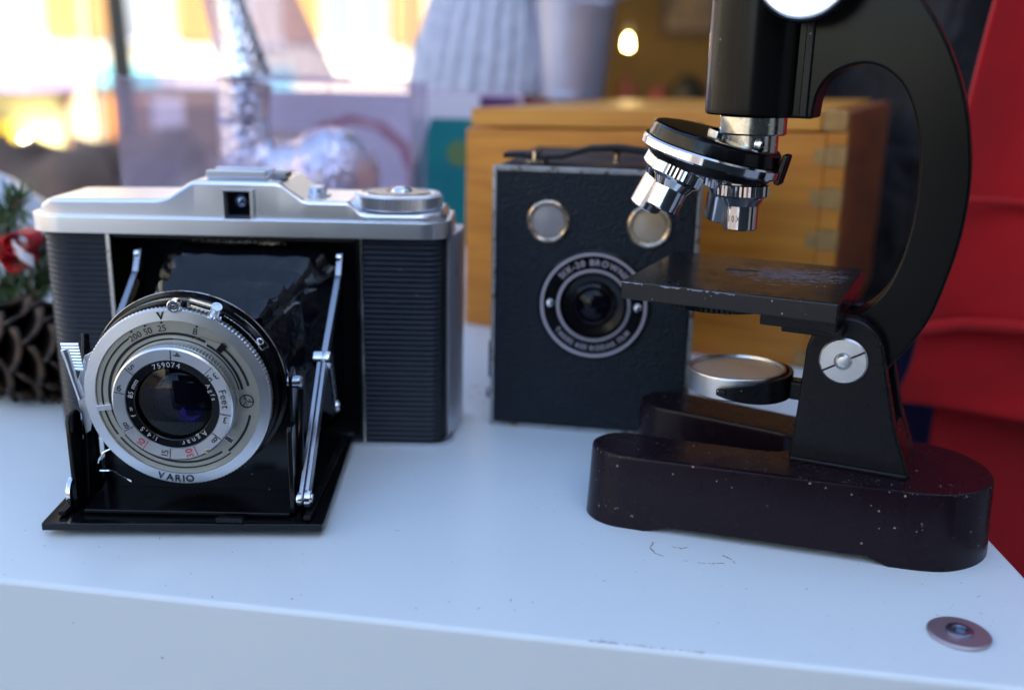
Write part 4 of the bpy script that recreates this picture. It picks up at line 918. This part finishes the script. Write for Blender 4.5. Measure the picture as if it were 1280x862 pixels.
# mirror on its fork
MX = T((-33.6, 0, 42.6)) @ RY(-2)
mr_ = MB().lathe([(0, -3.6), (14.4, -3.6), (15.3, -3.0), (15.6, 3.2), (15.2, 3.9), (14.4, 3.9), (14.1, 3.1), (14.1, 2.8), (0, 2.8)], 72, MX).build('mirror_rim', 'satin2', ms)
MB().lathe([(0, 3.05), (14.05, 3.05), (14.05, 2.85), (0, 2.85)], 64, MX).build('mirror_glass', 'mirrorglass', mr_)
fk = MB(); vs = []; fs = []
N_ = 30
for i in range(N_ + 1):
    a = R(-98 + 196 * i / N_); tt = abs(i / N_ - .5) * 2
    hh = 1.2 + 3.4 * (1 - tt ** 3) if tt < .999 else 1.2
    ri, ro = 16.0, 17.6
    for r, z in ((ri, -hh * .9), (ro, -hh * .9), (ro, hh * .75), (ri, hh * .75)): vs.append((r * math.cos(a), r * math.sin(a), z))
for i in range(N_):
    for j in range(4): fs.append((i * 4 + j, i * 4 + (j + 1) % 4, (i + 1) * 4 + (j + 1) % 4, (i + 1) * 4 + j))
fs += [(0, 1, 2, 3), tuple(N_ * 4 + j for j in (3, 2, 1, 0))]
fk.add(vs, fs, MX); fk.build('mirror_fork', 'blackpaint', ms, bevel=.4)
for s_ in (-1, 1): MB().lathe([(0, .8), (.9, .6), (1.2, 0), (0, 0)], 16, MX @ RZ(s_ * 90) @ T((17.5, 0, 0)) @ RY(90)).build('fork_screw', 'blackpaint', ms)
MB().box(-16.6, -3, 39, -9, 3, 45).build('fork_arm', 'blackpaint', ms, bevel=.8)

# ================================================================== PINE CONE, FIR, RIBBON, WRAP
pc = thing('pine_cone', 'dark open pine cone lying behind the left side of the folding camera', 'pine cone', (-206, 398, 0))
AX = T((0, 0, 21)) @ RY(90) @ RX(8)
MB().lathe([(0, -34), (6, -30), (9, -10), (9, 8), (5, 26), (0, 34)], 20, AX).build('core', 'cone', pc)
scale = MB(); 
sv = []; 
def scl(u, v):
    wd = .25 + .75 * math.sin(min(1, u * 1.15) * math.pi * .62); x = (v - .5) * 11 * wd; y = u * 15
    return (x, y, 2.4 * u * u - .18 * x * x / max(wd, .2) * .35)
scale.grid(scl, 5, 4)
sme = scale.mesh('scale'); sme.materials.append(M['cone']); sme.materials.append(M['conetip'])
for p in sme.polygons:
    p.use_smooth = True
    if p.center.y > .0118: p.material_index = 1
k = 0; GA = 137.5
for i in range(60):
    t_ = i / 59; zpos = -30 + 58 * t_; rad = 9 * math.sin(math.pi * (.12 + .8 * t_)) ** .6; s_ = (.55 + .75 * math.sin(math.pi * (.08 + .86 * t_)))
    o = bpy.data.objects.new('scale', sme); col.objects.link(o); o.parent = pc
    X = T((0, 0, .021)) @ RY(90) @ RX(8) @ RZ(i * GA) @ T((0, rad * .75 * MM, zpos * MM)) @ RX(28 + 26 * t_) @ Matrix.Diagonal((s_ * 1.2, s_ * 1.05, s_, 1))
    o.matrix_local = X
    md = o.modifiers.new('solid', 'SOLIDIFY'); md.thickness = .0013
fr_ = thing('fir_sprig', 'green fir sprig above the pine cone at the left edge', 'fir sprig', (-232, 432, 0))
tw = MB(); nd = MB()
brs = [((-30, 10, 10), (40, -14, 62)), ((-30, 6, 30), (26, -16, 80)), ((-20, 0, 8), (34, -10, 44)), ((-34, 0, 40), (6, -14, 88)), ((-30, 8, 20), (48, -4, 52)), ((-20, 20, 20), (10, 16, 74))]
for a, b in brs:
    a = Vector(a); b = Vector(b); pts = [a.lerp(b, i / 8) + Vector((0, 0, 3 * math.sin(i / 8 * 3.1))) for i in range(9)]
    tw.tube(pts, [1.5 - .1 * i for i in range(9)], 6)
    for j in range(420):
        t_ = random.random(); p = a.lerp(b, t_) + Vector((0, 0, 3 * math.sin(t_ * 3.1)))
        d = (b - a).normalized(); r_ = Vector((random.gauss(0, 1), random.gauss(0, 1), random.gauss(0, 1))).normalized()
        q = (d * .6 + r_).normalized() * random.uniform(9, 15); s_ = q.cross(Vector((0, 0, 1))).normalized() * .55
        nd.add([p - s_, p + s_, p + q * .7 + s_ * .8, p + q, p + q * .7 - s_ * .8], [(0, 1, 2, 3, 4)])
tw.build('twig', 'twig', fr_); o = nd.build('needles', 'needle', fr_, smooth=0); o['kind'] = 'stuff'
rb = thing('ribbon_bow', 'red and white ribbon bow tucked in the fir sprig', 'ribbon', (-208, 408, 62))
for i, (ax_, mm) in enumerate(((-20, 'redribbon'), (165, 'redribbon'), (60, 'redribbon'))):
    def lp_(u, v, ax_=ax_): 
        a = u * 2 * math.pi; x = 6 * (1 - math.cos(a)) * .9; z = 4.5 * math.sin(a)
        p = RY(ax_) @ Vector((x, (v - .5) * 14, z)); return tuple(p)
    MB().grid(lp_, 24, 3).build('loop', mm, rb, solid=.4)
MB().lathe([(0, 4), (3, 3), (4, 0), (3, -3), (0, -4)], 16, RX(90)).build('knot', 'redribbon', rb)
lab(MB().grid(lambda u, v: (3 + 8 * u, -5 - 2 * math.sin(u * 3), -1 - 7 * u + 5 * v), 10, 3).build('tail', 'whiteribbon', rb, solid=.4), 'white ribbon tail')

def crumple(u, v, cx, w_, h_, d_, seed, rough=1.):
    x = (u - .5) * 2; y = (v - .5) * 2; r = max(0, 1 - (x * x + y * y) * .9)
    z = h_ * r ** .7 * (1 + .25 * rough * noise.noise(Vector((x * 3, y * 3, seed)))) + 6 * rough * abs(noise.noise(Vector((x * 7, y * 7, seed + 3))))
    return (cx + w_ * x, d_ * y, max(.3, z))
o = MB().grid(lambda u, v: crumple(u, v, 0, 150, 78, 90, 2.2), 60, 40).build('crumpled_wrap', 'wrap'); o.location = (-.40, .585, .002); tag(o, 'crumpled silver white wrapping at the left behind the folding camera', 'wrapping')

# ================================================================== GLITTER FIGURE, PLASTIC BOX, CARD, CLOTHS, BUCKET
gf = thing('glitter_ornament', 'silver glitter ornament with round body and tall curved neck', 'ornament', (-110, 600, 0))
def blob(mb, c, rx, ry, rz, seed=0, X=None):
    def f(u, v):
        a = u * 2 * math.pi; b = (v - .5) * math.pi; d = Vector((math.cos(a) * math.cos(b), math.sin(a) * math.cos(b), math.sin(b)))
        s_ = 1 + .03 * noise.noise(d * 9 + Vector((seed, 0, 0)))
        return (c[0] + d.x * rx * s_, c[1] + d.y * ry * s_, c[2] + d.z * rz * s_)
    mb.grid(f, 64, 40, X)
def sparkle(mb, s_):
    for i in range(len(mb.v)): mb.v[i] = mb.v[i] + Vector((random.gauss(0, s_), random.gauss(0, s_), random.gauss(0, s_)))
    return mb
b_ = MB()
bmt = bmesh.new(); bmesh.ops.create_icosphere(bmt, subdivisions=5, radius=1)
b_.add([(v.co.x * 29, v.co.y * 26, 72 + v.co.z * 29) for v in bmt.verts], [tuple(v.index for v in f.verts) for f in bmt.faces]); bmt.free()
sparkle(b_, .24).build('body', 'glitter', gf, smooth=0)
NK = [(-14, 0, 74), (-34, 0, 74), (-48, 0, 84), (-50, 0, 104), (-48, 0, 128), (-50, 0, 150), (-56, 0, 175), (-62, 0, 205), (-56, 0, 226)]
NR = [20, 17, 16, 14.5, 15, 10, 7, 7, 9]; NP_ = []; NQ = []
for i in range(8):
    for j in range(14): NP_.append(Vector(NK[i]).lerp(Vector(NK[i + 1]), j / 14)); NQ.append(NR[i] + (NR[i + 1] - NR[i]) * j / 14)
b_ = MB(); b_.tube(NP_, NQ, 48); sparkle(b_, .2).build('neck', 'glitter', gf, smooth=0)
b_ = MB()
for sx_ in (-12, 12): b_.tube([(sx_, 0, 0.2), (sx_, 0, 50)], [7, 5], 12)
b_.build('leg', 'glitter', gf)
pb = thing('plastic_box', 'clear plastic display box around the glitter ornament', 'plastic box', (-137, 602, 0))
pw = MB(); pw.box(-80, -50, .3, 80, -49.2, 128).box(-80, 49.2, .3, 80, 50, 128).box(-80, -49, .3, -79.2, 49, 128).box(79.2, -49, .3, 80, 49, 128)
pw.build('walls', 'clear', pb, smooth=0)
MB().tube([(80, -50, .5), (80, -50, 128)], .7, 6).tube([(36, -50.5, .5), (36, -50.5, 128)], .5, 6).tube([(-80, -50, 128), (80, -50, 128)], .6, 6).build('seams', 'cello', pb)
ce = thing('cellophane_gather', 'gathered lilac cellophane rising above the clear plastic box', 'cellophane', (-140, 655, 128))
def cel(u, v):
    z = v * 120; L_ = interp(z, [(0, -42), (45, -52), (120, -62)]); Rr = interp(z, [(0, 30), (20, 20), (60, 2), (120, -12)])
    x = L_ + (Rr - L_) * u; return (x - 6, 3 * math.sin(u * 9 + v * 2) + 3 * noise.noise(Vector((u * 6, v * 3, 0))), z)
MB().grid(cel, 50, 20).build('sheet', 'cello', ce, solid=.3)
MB().tube([(-52, 0, 0), (34, 0, 0)], 1.6, 8).build('cuff', 'cello', ce)

cd = thing('printed_card', 'large white card with dusky red ring and teal hexagon behind the cameras', 'card', (-100, 716, 0))
MB().box(-110, 0, .3, 74, 2, 118).build('card', 'cardwhite', cd, smooth=0)
MB().box(-110, -.5, 70, -20, -.1, 92).build('print', 'cardtan', cd, smooth=0)
rg = MB(); CX = T((-14, -.3, 58)) @ RX(90)
arc(rg, 38, 46, -62, 200, 0, .5, CX, 9); rg.build('print', 'cardred', cd, smooth=0)
MB().prism([(26, 30), (46, 12), (72, 12), (72, 102), (40, 102), (26, 60)], 'xz', -.8, -.1).build('print', 'cardteal', cd, smooth=0)
MB().lathe([(0, 1.2), (9, 1.2), (9, .6), (0, .6)], 24, T((60, 0, 78)) @ RX(90)).build('print', 'cardgold', cd)
MB().box(20, -1.3, 20, 74, -.9, 26, T((0, 0, 20)) @ RY(38)).build('print', 'awnwhite', cd, smooth=0)
MB().prism([(0, 0.3), (60, .3), (0, 90)], 'yz', -20, -17, T((0, 2, 0))).build('strut', 'cardwhite', cd, smooth=0)

rs = thing('display_shelf', 'dark low shelf standing behind the wooden box', 'shelf', (30, 880, GZ))
zt = 104 - GZ
MB().box(-190, -70, zt - 14, 170, 70, zt).build('board', 'darkwood', rs, bevel=2)
for x in (-180, 150): MB().box(x, -60, 0, x + 16, 60, zt - 14.2).build('leg', 'darkwood', rs, smooth=0)
for i, (x, wd, m_, l) in enumerate(((-150, 26, 'maroon', 'maroon box at the left end of the dark shelf'), (-122, 8, 'tan', 'thin tan box left on the dark shelf'), (-112, 30, 'maroon', 'wide maroon box on the dark shelf below the pleated cloth'), (-80, 9, 'tan', 'second thin tan box on the dark shelf'), (-68, 38, 'purple', 'purple box on the dark shelf'), (-26, 22, 'maroon', 'maroon box nearest the galvanised bucket'))):
    o = MB().box(0, -40, 0, wd, -12, 10).build('small_box', m_, None, bevel=1); o.location = ((30 + x) * MM, .865, .1042); tag(o, l, 'box')
# pleated bell-shaped cloth hanging
pp = thing('pleated_cloth', 'pleated white cloth with turquoise top hanging behind the wooden box', 'cloth', (-36, 850, 117))
def pl_(u, v, z0=0, z1=150, off=0):
    z = z0 + v * (z1 - z0); a = u * 2 * math.pi; L_ = interp(z, [(0, 53), (30, 51), (90, 40), (200, 20)]); r = L_ * (1 + .045 * math.sin(a * 22)) + off
    return (r * math.cos(a) * 1.0 + z * .12, r * .55 * math.sin(a), z)
MB().grid(lambda u, v: pl_(u, v, 0, 74), 180, 12).build('skirt', 'pleat', pp, solid=.6)
MB().grid(lambda u, v: pl_(u, v, 74, 190, .4), 180, 14).build('upper_band', 'turq', pp, solid=.6)
for i in range(5):
    a = 250 + i * 14
    MB().grid(lambda u, v, a=a: tuple(Vector(pl_((a + 4 * u) / 360, v, 78, 150, 1.2))), 4, 8).build('stripe', 'orangecloth' if i % 2 else 'whiteribbon', pp, solid=.4)
bk = thing('galvanised_bucket', 'smooth galvanised bucket with wire handle above the wooden box', 'bucket', (42, 850, 112))
MB().lathe([(0, 2), (27.5, 2), (28, 0), (29, 1), (38, 96), (39.5, 97), (39.5, 99), (37, 98.5), (28, 3.5), (0, 3.5)], 64).build('body', 'galv', bk)
MB().lathe([(29.3, 5), (30.2, 5.6), (29.8, 7)], 64).build('band', 'galv', bk)
MB().tube([(-38, 0, 84), (-34, -34, 90), (-6, -48, 78), (26, -46, 74), (44, -24, 82), (39, 0, 84)], 1.1, 8).build('handle', 'galv', bk)
for s_ in (-1, 1): MB().box(-3, -1, -4, 3, 1, 4, T((s_ * 37.8, 0, 86)) @ RZ(90)).build('ear', 'galv', bk, bevel=.4)
# hanging rail that carries cloth, bucket, coat and red garment
hr = thing('hanging_rail', 'steel rail above the picture carrying the hanging goods', 'rail', (0, 0, 0))
MB().tube([(-722, 850, 330), (700, 850, 330)], 6, 10).tube([(-720, 850, 330), (-720, 850, GZ)], 8, 10).tube([(698, 850, 330), (698, 850, GZ)], 8, 10).build('bar', 'post', hr)
for x, z0 in ((-13, 306), (42, 205)): MB().tube([(x, 850, z0), (x, 850, 324)], .8, 6).build('cord', 'twig', hr)

# ================================================================== BLACK COAT, NAVY CLOTH, RED GARMENT
bkc = thing('black_coat', 'shaggy black coat hanging behind the microscope arm', 'coat', (0, 0, 0))
def coat(u, v):
    x = 196 + u * 300; z = -420 + v * 740
    y = 735 + 16 * math.sin(u * 17 + 1.3 * math.sin(v * 5)) + 10 * noise.noise(Vector((u * 9, v * 12, 1))) + 4 * noise.noise(Vector((u * 40, v * 60, 5)))
    return (x, y, z)
MB().grid(coat, 110, 150).build('cloth', 'blackcloth', bkc, solid=2)
MB().tube([(230, 740, 318), (340, 745, 326), (450, 740, 318)], 5, 8).tube([(340, 745, 326), (344, 800, 350), (340, 850, 338)], 1.5, 6).build('hanger', 'darkwood', bkc)
nv = MB().grid(lambda u, v: (256 + u * 120, 640 + 9 * math.sin(u * 14) + 6 * noise.noise(Vector((u * 6, v * 6, 3))), -420 + v * 420 + 10 * math.sin(u * 9)), 50, 60).build('navy_cloth', 'bluecloth', None, solid=1.5)
tag(nv, 'dark navy cloth hanging low between the microscope and the red garment', 'cloth')
rg_ = thing('red_garment', 'tiered red felt garment hanging at the right edge beside the table', 'garment', (0, 0, 0))
def tier(ztop, zbot, xl_t, xl_b, y0, wav, seed, xr=420):
    def f(u, v):
        z = zbot + (ztop - zbot) * v + (1 - v) * wav * math.sin(u * 7 + seed); xl = xl_b + (xl_t - xl_b) * v ** .8
        x = xl + (xr - xl) * u
        return (x, y0 + 9 * math.sin(u * 13 + seed) * (1 - .6 * v) + 5 * noise.noise(Vector((u * 5, v * 3, seed))), z)
    return f
MB().grid(tier(260, 27, 207, 180, 436, 3, .4), 60, 40).build('upper_tier', 'redfelt', rg_, solid=2.2)
MB().grid(tier(60, -16, 196, 183, 446, 3, 1.6), 60, 24).build('lower_tier', 'redfelt', rg_, solid=2.2)
MB().grid(tier(10, -330, 208, 200, 462, 3, 3.0), 60, 30).build('lining', mat('dark_red_cloth', (.36, .002, .006), .8), rg_, solid=2)
MB().tube([(u_ * 22 + 182, 431 + 9 * math.sin((u_ * 22) / 240 * 13 + .4), 27 + 3 * math.sin((u_ * 22) / 240 * 7 + .4)) for u_ in range(11)], 3.0, 8).build('hem', 'redfelt', rg_)
MB().tube([(196 + u_ * 22, 431.5 + 9 * math.sin(u_ * 22 / 225 * 13 + .4) * .75, 86 - 1.2 * u_) for u_ in range(10)], 1.8, 8).build('seam', 'redfelt', rg_)
MB().tube([(215, 440, 258), (310, 442, 268), (410, 440, 258)], 4, 8).tube([(310, 442, 268), (310, 620, 330), (310, 845, 337)], 1.5, 6).build('hanger', 'darkwood', rg_)
